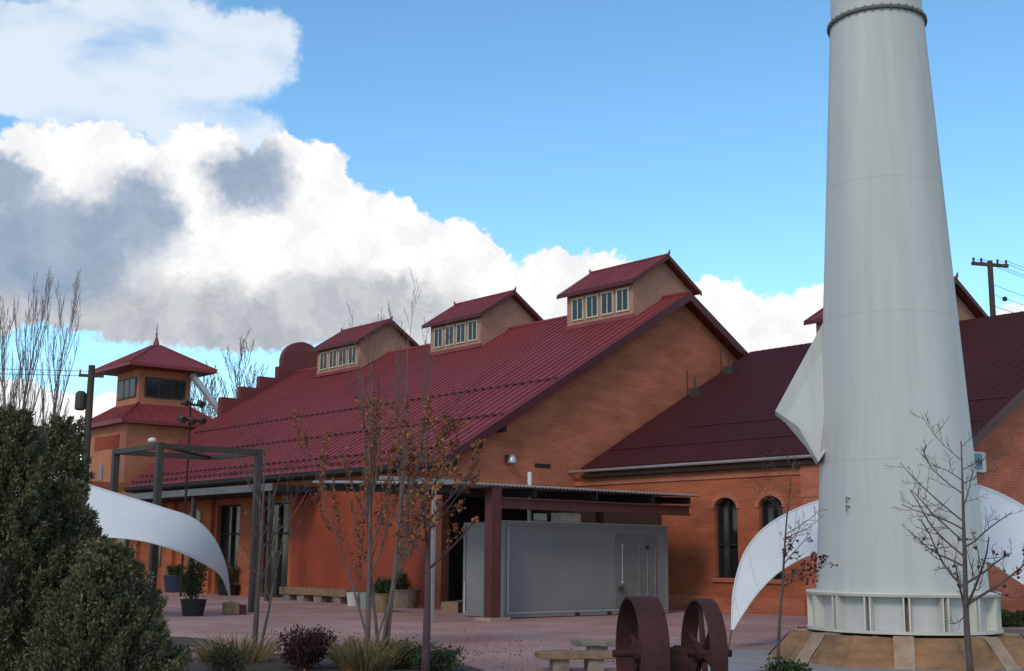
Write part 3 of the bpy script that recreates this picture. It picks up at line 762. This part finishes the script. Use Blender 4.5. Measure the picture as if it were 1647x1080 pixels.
top = [at(1177, 1014, 23.0), at(1181, 945, 23.4), at(1203, 880, 24.0), at(1250, 835, 24.8), at(1325, 803, 25.8), at(1440, 772, 27), at(1560, 778, 27), at(1650, 817, 26.2), at(1740, 890, 25), at(1790, 1010, 24)]
bot = [at(1179, 1014, 22.98), at(1192, 992, 23.0), at(1222, 950, 23.1), at(1262, 914, 23.3), at(1325, 886, 23.6), at(1440, 868, 24), at(1575, 898, 24), at(1650, 942, 23.8), at(1740, 985, 23.6), at(1788, 1012, 23.9)]
membrane('membrane', top, bot, tr)
m = MB(); g0 = ground(1171, 1052); m.tube([top[0], g0+Vector((0, 0, .05))], .012, 5); m.lathe([(.05, 0), (.05, .08), (.02, .1)], 8, g0+Vector((-.06, 0, 0)))
m.build('guy_cable', 'steel_grey', tr)
tl = empty('tent_sail', (0, 0, 0), 0, 'white fabric sail tapering down to a stone block beside the dark bush', 'tent')
top = [at(371, 972, 35.2), at(364, 915, 34.2), at(345, 868, 33.4), at(312, 835, 32.8), at(262, 817, 32.2), at(200, 798, 32), at(130, 776, 32), at(50, 752, 32), at(-50, 770, 32), at(-130, 850, 32.3), at(-165, 970, 32.6)]
bot = [at(373, 972, 35.2), at(357, 930, 34.0), at(335, 911, 32.8), at(300, 893, 31.6), at(260, 878, 30.8), at(215, 868, 30.4), at(150, 864, 30.2), at(50, 868, 30.4), at(-40, 890, 31), at(-110, 925, 31.8), at(-163, 972, 32.6)]
membrane('membrane', top, bot, tl)
m = MB(); m.tube([at(372, 968, 35.2), ground(374, 986)+Vector((0, 0, .2))], .03, 6); m.build('guy_cable', 'stone', tl)
q = at(-164, 971, 32.6); m = MB(); m.tube([q, Vector((q.x-.3, q.y, .02))], .03, 6); m.build('guy_cable', 'stone', tl)
g0 = ground(376, 989)
o = empty('anchor_block', g0, R(20), 'pale stone anchor block at the foot of the left sail', 'stone block')
m = MB(); m.box(-.28, .12, -.2, .25, 0, .32); m.build('block', 'sandstone', o, bevel=.03); m = MB(); m.box(.125, .3, -.18, .2, 0, .25); m.build('bracket', 'rust', o)

# ------------------------------------------------------------------ rusty wheel machine
wm = empty('flywheel_machine', Vector((1.70, 13.6, 0)), R(8), 'rusty iron machine with two big spoked belt wheels on an axle', 'machine')
def wheel(xc, w_, rad, spokes, cz):
    m = MB(); n = 56; t = .022
    prof = [(rad-t, -w_/2), (rad, -w_/2), (rad+.006, 0), (rad, w_/2), (rad-t, w_/2), (rad-t-.001, 0)]
    vs = []
    for k in range(n):
        a = 2*math.pi*k/n
        for r, x in prof: vs.append((xc+x, r*math.cos(a), cz+r*math.sin(a)))
    q = len(prof)
    fs = [(k*q+i, k*q+(i+1) % q, ((k+1) % n)*q+(i+1) % q, ((k+1) % n)*q+i) for k in range(n) for i in range(q)]
    m.add(vs, fs); r_ = m.build('belt_wheel', 'rust', wm)
    m = MB(); m.tube([(xc-.1, 0, cz), (xc+.1, 0, cz)], .1, 14)
    for k in range(spokes):
        a = 2*math.pi*(k+.3)/spokes
        m.tube([(xc, .06*math.cos(a), cz+.06*math.sin(a)), (xc, (rad-.02)*math.cos(a), cz+(rad-.02)*math.sin(a))], [.035, .024], 6)
    m.build('spokes', 'rust', r_)
CZ = .60
wheel(-.31, .30, .585, 6, CZ)
wheel(.36, .18, .565, 6, CZ)
m = MB(); m.tube([(-.62, 0, CZ), (.66, 0, CZ)], .04, 12); m.build('axle', 'rust', wm)
m = MB(); m.box(-.05, .2, -.25, .3, .0, .3); m.box(-.02, .16, -.12, .12, .3, .66); m.tube([(.07, -.05, .6), (.07, .3, .45)], .1, 10); m.build('bearing_stand', 'rust', wm, bevel=.01)
m = MB(); m.box(-.6, .66, -.3, -.22, 0, .1); m.box(-.6, .66, .25, .33, 0, .1); m.build('skid', 'rust', wm)

# ------------------------------------------------------------------ stone benches and blocks
def slab(m, x0, x1, y0, y1, z0, z1, jit=.03, nx=8):
    rnd = random.Random(int((x1-x0)*100+y1*10))
    vs = []; J = lambda: rnd.uniform(-jit, jit)
    for i in range(nx+1):
        x = x0+(x1-x0)*i/nx
        a, b, c, d = J(), J(), J()*.4, J()*.4
        vs += [(x, y0+a, z0+c), (x, y1+b, z0+c), (x, y1+b, z1+d), (x, y0+a, z1+d)]
    fs = [(i*4+k, i*4+(k+1) % 4, i*4+4+(k+1) % 4, i*4+4+k) for i in range(nx) for k in range(4)]+[(3, 2, 1, 0), (nx*4, nx*4+1, nx*4+2, nx*4+3)]
    m.add(vs, fs)
g0 = ground(935, 1079)
b = empty('stone_bench', g0, R(8), 'rough sandstone slab bench beside the rusty wheels', 'bench')
m = MB(); slab(m, -.64, .5, -.22, .22, .17, .27); m.build('seat', 'sandstone', b, bevel=.015)
for xx in (-.3, .2):
    m = MB(); slab(m, xx-.13, xx+.1, -.15, .15, 0, .17, .02, 3); m.build('leg', 'stone', b)
b = empty('stone_bench', ground(780+215, 1058), R(6), 'grey stone slab bench half hidden by the left rusty wheel', 'bench')
m = MB(); slab(m, -.75, .2, -.25, .25, .19, .28); m.build('seat', 'stone', b, bevel=.015)
m = MB(); slab(m, -.5, -.2, -.15, .15, 0, .19, .02, 3); m.build('leg', 'stone', b)
g0 = ground(475, 970)
b = empty('stone_bench', bl(-.75, 6.0), RZ-math.pi/2, 'long low sandstone bench against the orange wall', 'bench')
m = MB(); slab(m, -2.1, 2.2, -.25, .25, .22, .45, .03, 12); m.build('seat', 'sandstone', b)
for xx in (-1.7, -.7, .4, 1.6):
    m = MB(); slab(m, xx-.25, xx+.2, -.2, .2, 0, .22, .02, 3); m.build('leg', 'stone', b)
m = MB(); slab(m, -1.3, 1.3, -.25, .25, 0, .3, .05, 6); o = m.build('stone_kerb', 'kerb', loc=bl(-.7, -2.2)); o.rotation_euler = (0, 0, RZ+R(30))
tag(o, 'low pale stone edging block beside the left end of the container', 'stone block')
o = empty('boulder', ground(1268, 985), 0, 'pale rounded boulder left of the concrete plinth', 'boulder')
m = MB(); m.lathe([(.1, 0), (.42, .05), (.5, .2), (.4, .36), (.2, .45), (.03, .47)], 9); m.build('rock', 'stone', o, bevel=.04)

# ------------------------------------------------------------------ vegetation helpers
def foliage_mesh(pts, dirs, ln, wd, mat, name, parent, rnd, spread=.6, quad=False):
    """many small leaf faces: pts Nx3 base points, dirs Nx3 main directions"""
    N = len(pts)
    d = dirs+rnd.normal(0, spread, (N, 3)); d /= np.linalg.norm(d, axis=1)[:, None]+1e-9
    s = np.cross(d, rnd.normal(0, 1, (N, 3))); s /= np.linalg.norm(s, axis=1)[:, None]+1e-9
    L_ = (ln*rnd.uniform(.6, 1.3, N))[:, None]; w_ = (wd*rnd.uniform(.7, 1.3, N))[:, None]
    if quad:
        V = np.stack([pts, pts+d*L_*.45+s*w_, pts+d*L_, pts+d*L_*.5-s*w_], 1).reshape(-1, 3); q = 4
    else:
        V = np.stack([pts-s*w_*.5, pts+s*w_*.5, pts+d*L_], 1).reshape(-1, 3); q = 3
    me = bpy.data.meshes.new(name); me.vertices.add(len(V)); me.vertices.foreach_set('co', V.astype(np.float32).ravel())
    me.loops.add(N*q); me.loops.foreach_set('vertex_index', np.arange(N*q, dtype=np.int32))
    me.polygons.add(N); me.polygons.foreach_set('loop_start', np.arange(0, N*q, q, dtype=np.int32)); me.polygons.foreach_set('loop_total', np.full(N, q, dtype=np.int32))
    me.update(calc_edges=True); me.validate()
    me.materials.append(M[mat]); o = bpy.data.objects.new(name, me); COL.objects.link(o); o.parent = parent
    return o

def conifer(loc, radf, h, label, seed, clumps=260, per=90, cat='bush', mat='juniper', name='juniper_bush', size=.048):
    """radf(t): radius at relative height t"""
    rnd = np.random.default_rng(seed); root = empty(name, loc, rnd.uniform(0, 3), label, cat)
    C_ = []; D_ = []
    for i in range(clumps):
        t = rnd.uniform(0, 1)**.85; a = rnd.uniform(0, 2*math.pi)
        rr = radf(t)*(1+.13*math.sin(3*a+t*9+seed)+.10*math.sin(7*a-t*13))
        r = rr*rnd.uniform(.55, 1.04)
        c = np.array([r*math.cos(a), r*math.sin(a), t*h])
        out = np.array([math.cos(a)*.7, math.sin(a)*.7, .9]); out /= np.linalg.norm(out)
        k = per
        cr = rnd.uniform(.08, .19)*max(.5, radf(t))
        off_ = rnd.normal(0, 1, (k, 3))*cr*.55
        along = rnd.uniform(-.6, 1.0, (k, 1))**1*cr*1.8
        off_ = off_*(1.15-.75*np.clip(along/(cr*1.8), 0, 1))
        C_.append(c+off_*np.array([.7, .7, .7])+out*along); D_.append(np.tile(out, (k, 1)))
    C_ = np.concatenate(C_); D_ = np.concatenate(D_)
    C_[:, 2] = np.maximum(C_[:, 2], .01)
    foliage_mesh(C_, D_, size, size*.2, mat, 'foliage', root, rnd, .5, quad=True)
    m = MB(); m.tube([(0, 0, 0), (0.03, 0, h*.5), (0, .02, h*.92)], [.09, .05, .015], 7)
    for i in range(14):
        t = .08+.8*i/14; a = i*2.4; r = radf(t)*.75
        m.tube([(0, 0, t*h*.9), (r*.5*math.cos(a), r*.5*math.sin(a), t*h*.95), (r*math.cos(a), r*math.sin(a), t*h+.1)], [.03, .018, .006], 5)
    m.build('trunk', 'bark', root)
    return root

class Tree:
    def __init__(s, seed): s.r = random.Random(seed); s.m = MB(); s.tips = []; s.segs = []
    def grow(s, p, d, ln, rad, lev, up=.25, nb=(3, 5), spread=.7, wob=.12, shrink=.62, rs_=.55, minr=.003, steps=5, start=.25):
        r = s.r; path = [p.copy()]; rr = [rad]; q = p.copy(); dd = d.normalized()
        steps = 10 if lev == 0 else steps
        if lev == 0: wob = min(wob*.5, .02)
        for i in range(steps):
            dd = (dd+Vector((r.gauss(0, wob), r.gauss(0, wob), r.gauss(0, wob)+up*.3*(lev > 0))) ).normalized()
            q = q+dd*(ln/steps); path.append(q.copy()); rr.append(max(minr, rad*(1-(i+1)/steps*(.86 if lev == 0 else 1-rs_*.7))))
        s.m.tube(path, rr, 7 if lev == 0 else (5 if lev == 1 else 3), caps=(lev == 0))
        if rad < .02: s.segs.append((path[0], path[-1]))
        s.tips.append((path[-1], dd, lev))
        return path, rr, dd
    def branchy(s, p, d, ln, rad, lev, maxlev, counts, spread=.8, up=.3, shrink=.6, wob=.1, start=.25, minr=.003):
        path, rr, dd = s.grow(p, d, ln, rad, lev, up=up, wob=wob, minr=minr)
        if lev >= maxlev: return
        n = counts[lev]
        for i in range(n):
            t = start+(1-start)*(i+s.r.random()*.8)/n if lev == 0 else .15+.85*(i+s.r.random())/n
            f = min(t, .999)*(len(path)-1); k = int(f); q = path[k].lerp(path[k+1], f-k); rq = rr[k]+(rr[k+1]-rr[k])*(f-k)
            dl = (path[k+1]-path[k]).normalized()
            a = s.r.uniform(0, 2*math.pi)+i*2.4
            side = dl.orthogonal().normalized(); side = Matrix.Rotation(a, 3, dl) @ side
            nd_ = (dl*(1-spread*.55)+side*spread+Vector((0, 0, up*.5))).normalized()
            s.branchy(q, nd_, ln*shrink*(1.15-.5*t)*s.r.uniform(.75, 1.2), max(minr, rq*.55), lev+1, maxlev, counts, spread*.9, up, shrink, wob*1.15, start, minr)
def leaves(tree, root, mat, zlo, zhi, count, seed, size=.05, bias=None):
    rnd = np.random.default_rng(seed); pts = []
    segs = [s_ for s_ in tree.segs if zlo < (s_[0].z+s_[1].z)/2 < zhi and (bias is None or bias((s_[0]+s_[1])/2))]
    if not segs: return
    for i in range(count):
        a, b = segs[rnd.integers(len(segs))]; t = rnd.uniform(.2, 1); pts.append(a.lerp(b, t)[:])
    pts = np.array(pts)
    foliage_mesh(pts, np.tile([0, 0, -.5], (len(pts), 1)), size, size*.35, mat, 'leaves', root, rnd, .6, quad=True)
def bare_tree(loc, label, seed, trunks, counts, maxlev, mat='bark', name='bare_tree', lf=None, group=None, **kw):
    root = empty(name, loc, 0, label, 'tree', group); t = Tree(seed)
    for (off_, d, ln, rad) in trunks:
        t.branchy(Vector(off_), Vector(d), ln, rad, 0, maxlev, counts, **kw)
    t.m.build('branches', mat, root, smooth=True)
    if lf:
        for l in (lf if isinstance(lf, list) else [lf]): leaves(t, root, *l[:5], **(l[5] if len(l) > 5 else {}))
    return root

def blades(root, n, rad, h, mat, seed, name='blades', lean=.5, w_=.008):
    rnd = np.random.default_rng(seed)
    a = rnd.uniform(0, 2*math.pi, n); r = rad*np.sqrt(rnd.uniform(0, 1, n))
    base = np.stack([r*np.cos(a), r*np.sin(a), np.zeros(n)], 1)
    d = np.stack([np.cos(a)*lean*r/rad+rnd.normal(0, .15, n), np.sin(a)*lean*r/rad+rnd.normal(0, .15, n), np.ones(n)], 1)
    d /= np.linalg.norm(d, axis=1)[:, None]
    L_ = h*rnd.uniform(.5, 1.1, n)[:, None]; s = np.cross(d, rnd.normal(0, 1, (n, 3))); s /= np.linalg.norm(s, axis=1)[:, None]
    mid = base+d*L_*.6; tip = base+d*L_+np.stack([np.cos(a), np.sin(a), -np.ones(n)*.5], 1)*L_*.16*lean
    V = np.stack([base-s*w_, base+s*w_, mid+s*w_*.7, mid-s*w_*.7, tip], 1).reshape(-1, 3)
    F_ = []
    for i in range(n): F_ += [(i*5, i*5+1, i*5+2, i*5+3), (i*5+3, i*5+2, i*5+4)]
    m = MB(); m.v = [tuple(v) for v in V]; m.f = F_; m.mi = [0]*len(F_)
    return m.build(name, mat, root)
def shrub(loc, rad, h, label, seed, mat, n=2600, size=.045, cat='shrub', name='shrub', stems=14, stem_mat='bark', spike=.0, group=None):
    rnd = np.random.default_rng(seed); root = empty(name, loc, 0, label, cat, group)
    m = MB(); tips = []
    for i in range(stems):
        a = rnd.uniform(0, 6.28); rr = rad*math.sqrt(rnd.uniform(0, 1))*.85; hh = h*rnd.uniform(.55, 1.05)*(1-.35*(rr/rad)**2)
        p1 = Vector((rr*math.cos(a), rr*math.sin(a), hh)); p0 = Vector((rr*.3*math.cos(a), rr*.3*math.sin(a), 0)); pm = p0.lerp(p1, .5)+Vector((rnd.normal(0, .03), rnd.normal(0, .03), 0))
        m.tube([p0, pm, p1], [.01, .007, .003], 4); tips.append((p0, pm, p1))
    m.build('stems', stem_mat, root)
    C_ = []
    for i in range(n):
        p0, pm, p1 = tips[rnd.integers(stems)]; t = rnd.uniform(.2, 1)
        q = p0.lerp(pm, t*2) if t < .5 else pm.lerp(p1, t*2-1)
        sg = (.05+.12*rad*(1-spike)*(1.2-t))
        C_.append((q.x+rnd.normal(0, sg), q.y+rnd.normal(0, sg), abs(q.z+rnd.normal(0, sg*.6))))
    C_ = np.array(C_); foliage_mesh(C_, np.tile([0, 0, 1.0], (len(C_), 1)), size, size*.3, mat, 'foliage', root, rnd, .7, quad=True)
    return root

# ------------------------------------------------------------------ vegetation
# big junipers at left
conifer(Vector((-4.95, 12.4, 0)), lambda t: .72*(1-t)**.62*(1 if t > .12 else .8+1.6*t)+.05, 2.88, 'tall dark green juniper bush, tallest peak of the bush group at left', 11, 820, 180)
conifer(Vector((-5.0, 14.0, 0)), lambda t: .5*(1-t)**.6+.05, 2.98, 'dark narrow juniper behind the tallest one, its top beside the utility pole', 12, 300, 140)
conifer(Vector((-3.78, 12.0, 0)), lambda t: .64*(1-t**1.7)**.7+.03, 1.56, 'low round dark juniper on the right side of the bush group', 13, 560, 170)
conifer(Vector((-5.75, 13.4, 0)), lambda t: .75*(1-t)**.6+.05, 2.75, 'olive green juniper cut off by the left edge of the view', 14, 380, 140)
conifer(Vector((-4.5, 12.8, 0)), lambda t: .66*(1-t**1.2)**.7+.03, 2.2, 'rounded juniper in the middle of the dark bush group', 15, 520, 170)

BT = 'bare trees in the planting'
# multi trunk tree in the middle
g0 = ground(605, 1047)
bare_tree(g0, 'bare multi stemmed tree with thin upright shoots and a few orange leaves', 21,
          [((-.15, 0, 0), (-.02, .02, 1), 5.1, .05), ((.17, .05, 0), (.04, 0, 1), 5.45, .045), ((.02, .1, 0), (-.1, .05, 1), 4.9, .03), ((.1, -.05, 0), (.13, .05, 1), 5.1, .03), ((-.05, -.05, 0), (.3, .1, 1), 3.6, .022), ((-.1, 0, 0), (-.3, .05, 1), 3.6, .022)],
          [12, 6, 4], 3, mat='bark_mid', name='multi_stem_tree', spread=.5, up=.55, shrink=.32, wob=.05, start=.22,
          lf=[('leaf_orange', 1.2, 4.3, 3600, 5, dict(size=.056))], minr=.0026)
# purple trunk
g0 = ground(684, 1096)
bare_tree(g0, 'slender tree with dark purple trunk and rust orange leaves near the grass tuft', 22,
          [((0, 0, 0), (.0, .0, 1), 3.3, .06)], [16, 5, 3], 3, mat='bark_purple', name='slender_tree', spread=.9, up=.25, shrink=.34, wob=.025, start=.42,
          lf=[('leaf_orange', 1.55, 3.4, 1500, 6, dict(size=.056))], minr=.003)
# left bare tree
g0 = ground(408, 1058)
bare_tree(g0, 'bare forked grey tree with no leaves in front of the steel frame post', 23,
          [((0, 0, 0), (-.01, .0, 1), 3.3, .05), ((.07, 0, 0), (.2, .05, 1), 2.4, .028)], [9, 4, 3], 3, name='forked_tree', spread=.8, up=.4, shrink=.4, wob=.05, start=.3, minr=.003,
          lf=[('leaf_orange', 1.0, 2.4, 60, 6, dict(size=.05))])
# right trees with red leaves
g0 = at(1252, 1062, 18.6); g0.z = 0
bare_tree(g0, 'thin young tree with scattered red leaves left of the smokestack', 24,
          [((0, 0, 0), (.01, 0, 1), 3.0, .03)], [16, 6, 3], 3, mat='bark', name='young_tree', spread=.95, up=.15, shrink=.3, wob=.07, start=.36, minr=.0028,
          lf=[('leaf_red', .9, 1.9, 150, 7, dict(size=.06, bias=lambda p: p.x > -.1))])
g0 = Vector((5.82, 16.3, 0))
bare_tree(g0, 'nearest young tree with wide bare limbs and dark red leaves before the smokestack', 25,
          [((0, 0, 0), (.02, 0, 1), 3.15, .05)], [18, 6, 4], 3, mat='bark', name='young_tree', spread=1.0, up=.24, shrink=.36, wob=.09, start=.24, minr=.0028,
          lf=[('leaf_red', .8, 1.9, 70, 8, dict(size=.065))])

# distant bare trees
def far_tree(x, Y, ybase, h, label, seed, trunks, counts, maxlev, **kw):
    p = at(x, ybase, Y); p.z = 0
    bare_tree(p, label, seed, trunks, counts, maxlev, mat='bark_far', name='distant_tree', group='bare trees beyond the buildings', **kw)
far_tree(2, 58, 900, 14, 'tall bare upright tree at the far left edge of the sky', 31, [((0, 0, 0), (0, 0, 1), 12.0, .13), ((.3, 0, 0), (-.06, 0, 1), 11, .10)], [22, 8, 5], 3, spread=.42, up=.85, shrink=.36, wob=.05, start=.2, minr=.007)
far_tree(55, 60, 900, 14, 'tall bare poplar between left edge and the utility pole', 32, [((0, 0, 0), (0, 0, 1), 12.4, .12)], [22, 8, 5], 3, spread=.42, up=.85, shrink=.34, wob=.05, start=.2, minr=.007)
far_tree(400, 78, 900, 12, 'spreading bare tree behind the stepped parapet', 33, [((0, 0, 0), (0, 0, 1), 12.0, .2), ((.4, 0, 4), (.5, 0, 1), 8, .12), ((-.4, 0, 4), (-.5, 0, 1), 8, .12)], [16, 9, 6], 3, spread=.65, up=.6, shrink=.4, wob=.07, start=.4, minr=.012)
conifer(at(30, 900, 40)*Vector((1, 1, 0)), lambda t: 2.2*(1-t)**.5, 4.2, 'distant olive shrubbery behind the left junipers', 35, 200, 90, size=.16, mat='leaf_olive', name='distant_shrub')

# grasses and small shrubs in the bed
def zb(p, z=.06): p = p.copy(); p.z = z; return p
t = empty('grass_tuft', zb(Vector((-1.95, 17.6, 0))), 0, 'pale dry ornamental grass tuft at the foot of the multi stemmed tree', 'grass'); blades(t, 900, .36, .5, 'grass_dry', 41, 'blades', .75)
t = empty('grass_tuft', zb(Vector((-5.15, 17.0, 0))), 0, 'straw coloured grass tuft beside the dark junipers', 'grass'); blades(t, 700, .4, .48, 'grass_dry', 42, 'blades', .7)
t = empty('grass_tuft', zb(Vector((-3.95, 18.6, 0))), 0, 'thin brown grass at the foot of the forked tree', 'grass'); blades(t, 420, .45, .5, 'grass_dry', 43, 'blades', .8)
shrub(zb(Vector((-2.85, 17.4, 0))), .58, .60, 'dark burgundy shrub with upright spikes between two trees', 44, 'red_shrub', 5200, .04, stems=26, spike=.8)
shrub(zb(Vector((-1.45, 17.7, 0))), .36, .42, 'low green shrub behind the purple trunk', 45, 'leaf_olive', 3000, .04)
shrub(zb(Vector((-.95, 17.3, 0))), .4, .36, 'low dark green shrub right of the purple trunk', 46, 'leaf_green', 2600, .04)
shrub(zb(Vector((-3.7, 16.9, 0))), .35, .36, 'small brown green shrub left of the burgundy shrub', 47, 'leaf_olive', 1800, .035)
shrub(zb(Vector((-4.35, 16.1, 0))), .4, .5, 'mixed low shrub at the right foot of the junipers', 48, 'leaf_green', 2600, .045)
shrub(zb(Vector((-2.2, 18.3, 0))), .35, .36, 'small olive shrub beside the pale grass tuft', 49, 'leaf_olive', 1800, .035)
m = MB(); rr = random.Random(5)
t = empty('pink_rock', ground(330, 1064, .0), R(10), 'flat pinkish rock with pale base beside the dry grass', 'rock')
m = MB(); slab(m, -.32, .3, -.22, .22, .0, .1, .04, 5); m.build('base', 'flag', t); m = MB(); slab(m, -.3, .2, -.12, .25, .1, .2, .04, 5); m.build('cap', 'paver', t)

# right hand bowl planter
g0 = Vector((3.62, 16.75, -.19))
t = empty('bowl_planter', g0, 0, 'round planter with blue rim holding a small green plant', 'planter')
m = MB(); m.lathe([(.35, 0), (.55, .1), (.68, .26), (.70, .30), (.64, .30), (.6, .22), (.01, .2)], 40); m.build('bowl', 'pot_blue', t, smooth=True)
shrub(g0+Vector((-.02, 0, .2)), .26, .34, 'small green plant growing in the blue rimmed bowl', 51, 'leaf_green', 1500, .05, cat='plant', name='potted_plant')
shrub(ground(1625, 1008), .9, .42, 'dark green shrub against the brick wall right of the stack', 52, 'leaf_green', 3600, .08)
shrub(ground(1595, 1003), .4, .3, 'tiny green shrub just right of the stack base', 53, 'leaf_green', 1200, .06)
# plaza pots
def pot(x, y, r, h, mat, label, plant=None, ph=1.0, pr=.3, plabel='', seed=60, pm='leaf_green'):
    g = ground(x, y); t = empty('plant_tub', g, 0, label, 'plant pot')
    m = MB(); m.lathe([(r*.78, 0), (r, h*.95), (r*1.06, h*.95), (r*1.06, h), (r*.92, h), (r*.9, h-.05), (.01, h-.06)], 20); m.build('tub', mat, t, smooth=False)
    if plant: shrub(g+Vector((0, 0, h-.06)), pr, ph, plabel, seed, pm, 1800, .07, cat='plant', name='potted_plant', stems=10)
pot(310, 991, .33, .42, 'pot_black', 'black square shouldered tub on the plaza left of the sail tip', True, 1.25, .3, 'bushy green plant in the black tub below the sail', 61)
pot(281, 953, .5, .7, 'pot_blue', 'dark blue pot against the hall wall behind the sail', True, .5, .4, 'low plant in the dark blue pot', 62)
pot(366, 958, .45, .4, 'pot_black', 'dark tub beside the glass doors of the hall', True, 1.0, .55, 'grey green plant in the tub by the doors', 63, 'leaf_olive')
pot(568, 975, .22, .42, 'white', 'white round pot in front of the orange wall')
pot(592, 978, .28, .46, 'teal', 'teal and white glazed pot beside the white one')
pot(613, 985, .3, .52, 'sandstone', 'tan clay pot behind the twin tree trunks', True, .5, .25, 'small plant in the tan clay pot', 66)
pot(650, 978, .5, .55, 'stone', 'wide stone trough by the corner of the orange wall', True, .55, .45, 'olive plant in the stone trough', 67, 'leaf_olive')

# ------------------------------------------------------------------ poles, wires, sign
def utility_pole(x, Y, ytop, label, arm=True):
    p = at(x, ytop, Y); h = p.z; t = empty('utility_pole', (p.x, p.y, 0), R(15), label, 'utility pole')
    m = MB(); m.tube([(0, 0, 0), (0, 0, h)], [.19, .14], 10); m.build('pole', 'pole', t, smooth=False)
    return t, h
t, h = utility_pole(148, 52, 588, 'brown wooden utility pole with transformer left of the tower')
m = MB(); m.lathe([(.15, h-1.9), (.22, h-1.85), (.22, h-1.2), (.12, h-1.1)], 12, (-.36, 0, 0)); m.build('transformer', 'steel_grey', t)
m = MB(); m.box(-.5, .5, -.06, .06, h-.5, h-.38)
for x in (-.45, .45): m.tube([(x, 0, h-.38), (x, 0, h-.2)], .04, 6)
m.build('cross_arm', 'pole', t)
m = MB()
for dz in (-.25, -.45, -3.2):
    m.tube([(-30, 4, h+dz+.3), (-12, 1, h+dz-.1), (0, 0, h+dz)], .012, 4)
m.build('wire', 'wire', t)
t2, h2 = utility_pole(1592, 62, 420, 'wooden utility pole with cross arm above the side hall roof')
m = MB(); m.box(-1.05, 1.05, -.07, .07, h2-.28, h2-.12)
for x in (-.95, -.5, .45, .95): m.tube([(x, 0, h2-.12), (x, 0, h2+.1)], [.05, .06], 6)
m.build('cross_arm', 'pole', t2)
m = MB()
for x, dz in ((-.95, .08), (-.5, .08), (.45, .08), (.95, .08), (0, -1.2), (0, -1.7), (0, -2.3)):
    m.tube([(x, 0, h2+dz), (x+12, 6, h2+dz-.5), (x+26, 14, h2+dz)], .012, 4)
m.lathe([(.04, 0), (.12, .05), (.12, .2), (.04, .25)], 8, (1.2, .6, h2-1.9))
m.build('wire', 'wire', t2)
sg = empty('wall_sign', bl(6.22, A2, 4.08), RZ, 'small blue and white sign on brick wall right of the stack', 'sign')
m = MB(); m.box(-.42, .42, -.05, -.01, -.26, .26); m.build('panel', 'white', sg)
m = MB(); m.box(-.36, .24, -.056, -.0505, -.2, .2); m.build('blue_field', 'sign_blue', sg)
m = MB()
for x, w_, h_ in ((-.28, .05, .22), (-.18, .04, .16), (-.08, .09, .05), (.03, .05, .2), (.12, .07, .12)): m.box(x, x+w_, -.061, -.0565, -h_/2, h_/2)
m.build('mark', 'dark', sg)

rnd = np.random.default_rng(77)
N = 640
lx = np.concatenate([rnd.normal(-2.2, 1.9, N*3//4), rnd.normal(3, 4.5, N//4)]); ly = np.concatenate([rnd.normal(20.5, 2.2, N*3//4), rnd.uniform(15.5, 33, N//4)])
pts = np.stack([lx, ly, np.full(N, .02)], 1)
inbed = (lx < -.3) & (ly < 20.6); pts[inbed, 2] = .09
dd = np.stack([rnd.normal(0, 1, N), rnd.normal(0, 1, N), rnd.uniform(0, .12, N)], 1)
root = foliage_mesh(pts, dd, .045, .016, 'leaf_orange', 'leaf_litter', None, rnd, .08, quad=True)
tag(root, 'dry fallen leaves scattered over the paving and planting bed', 'leaf litter', kind='stuff')
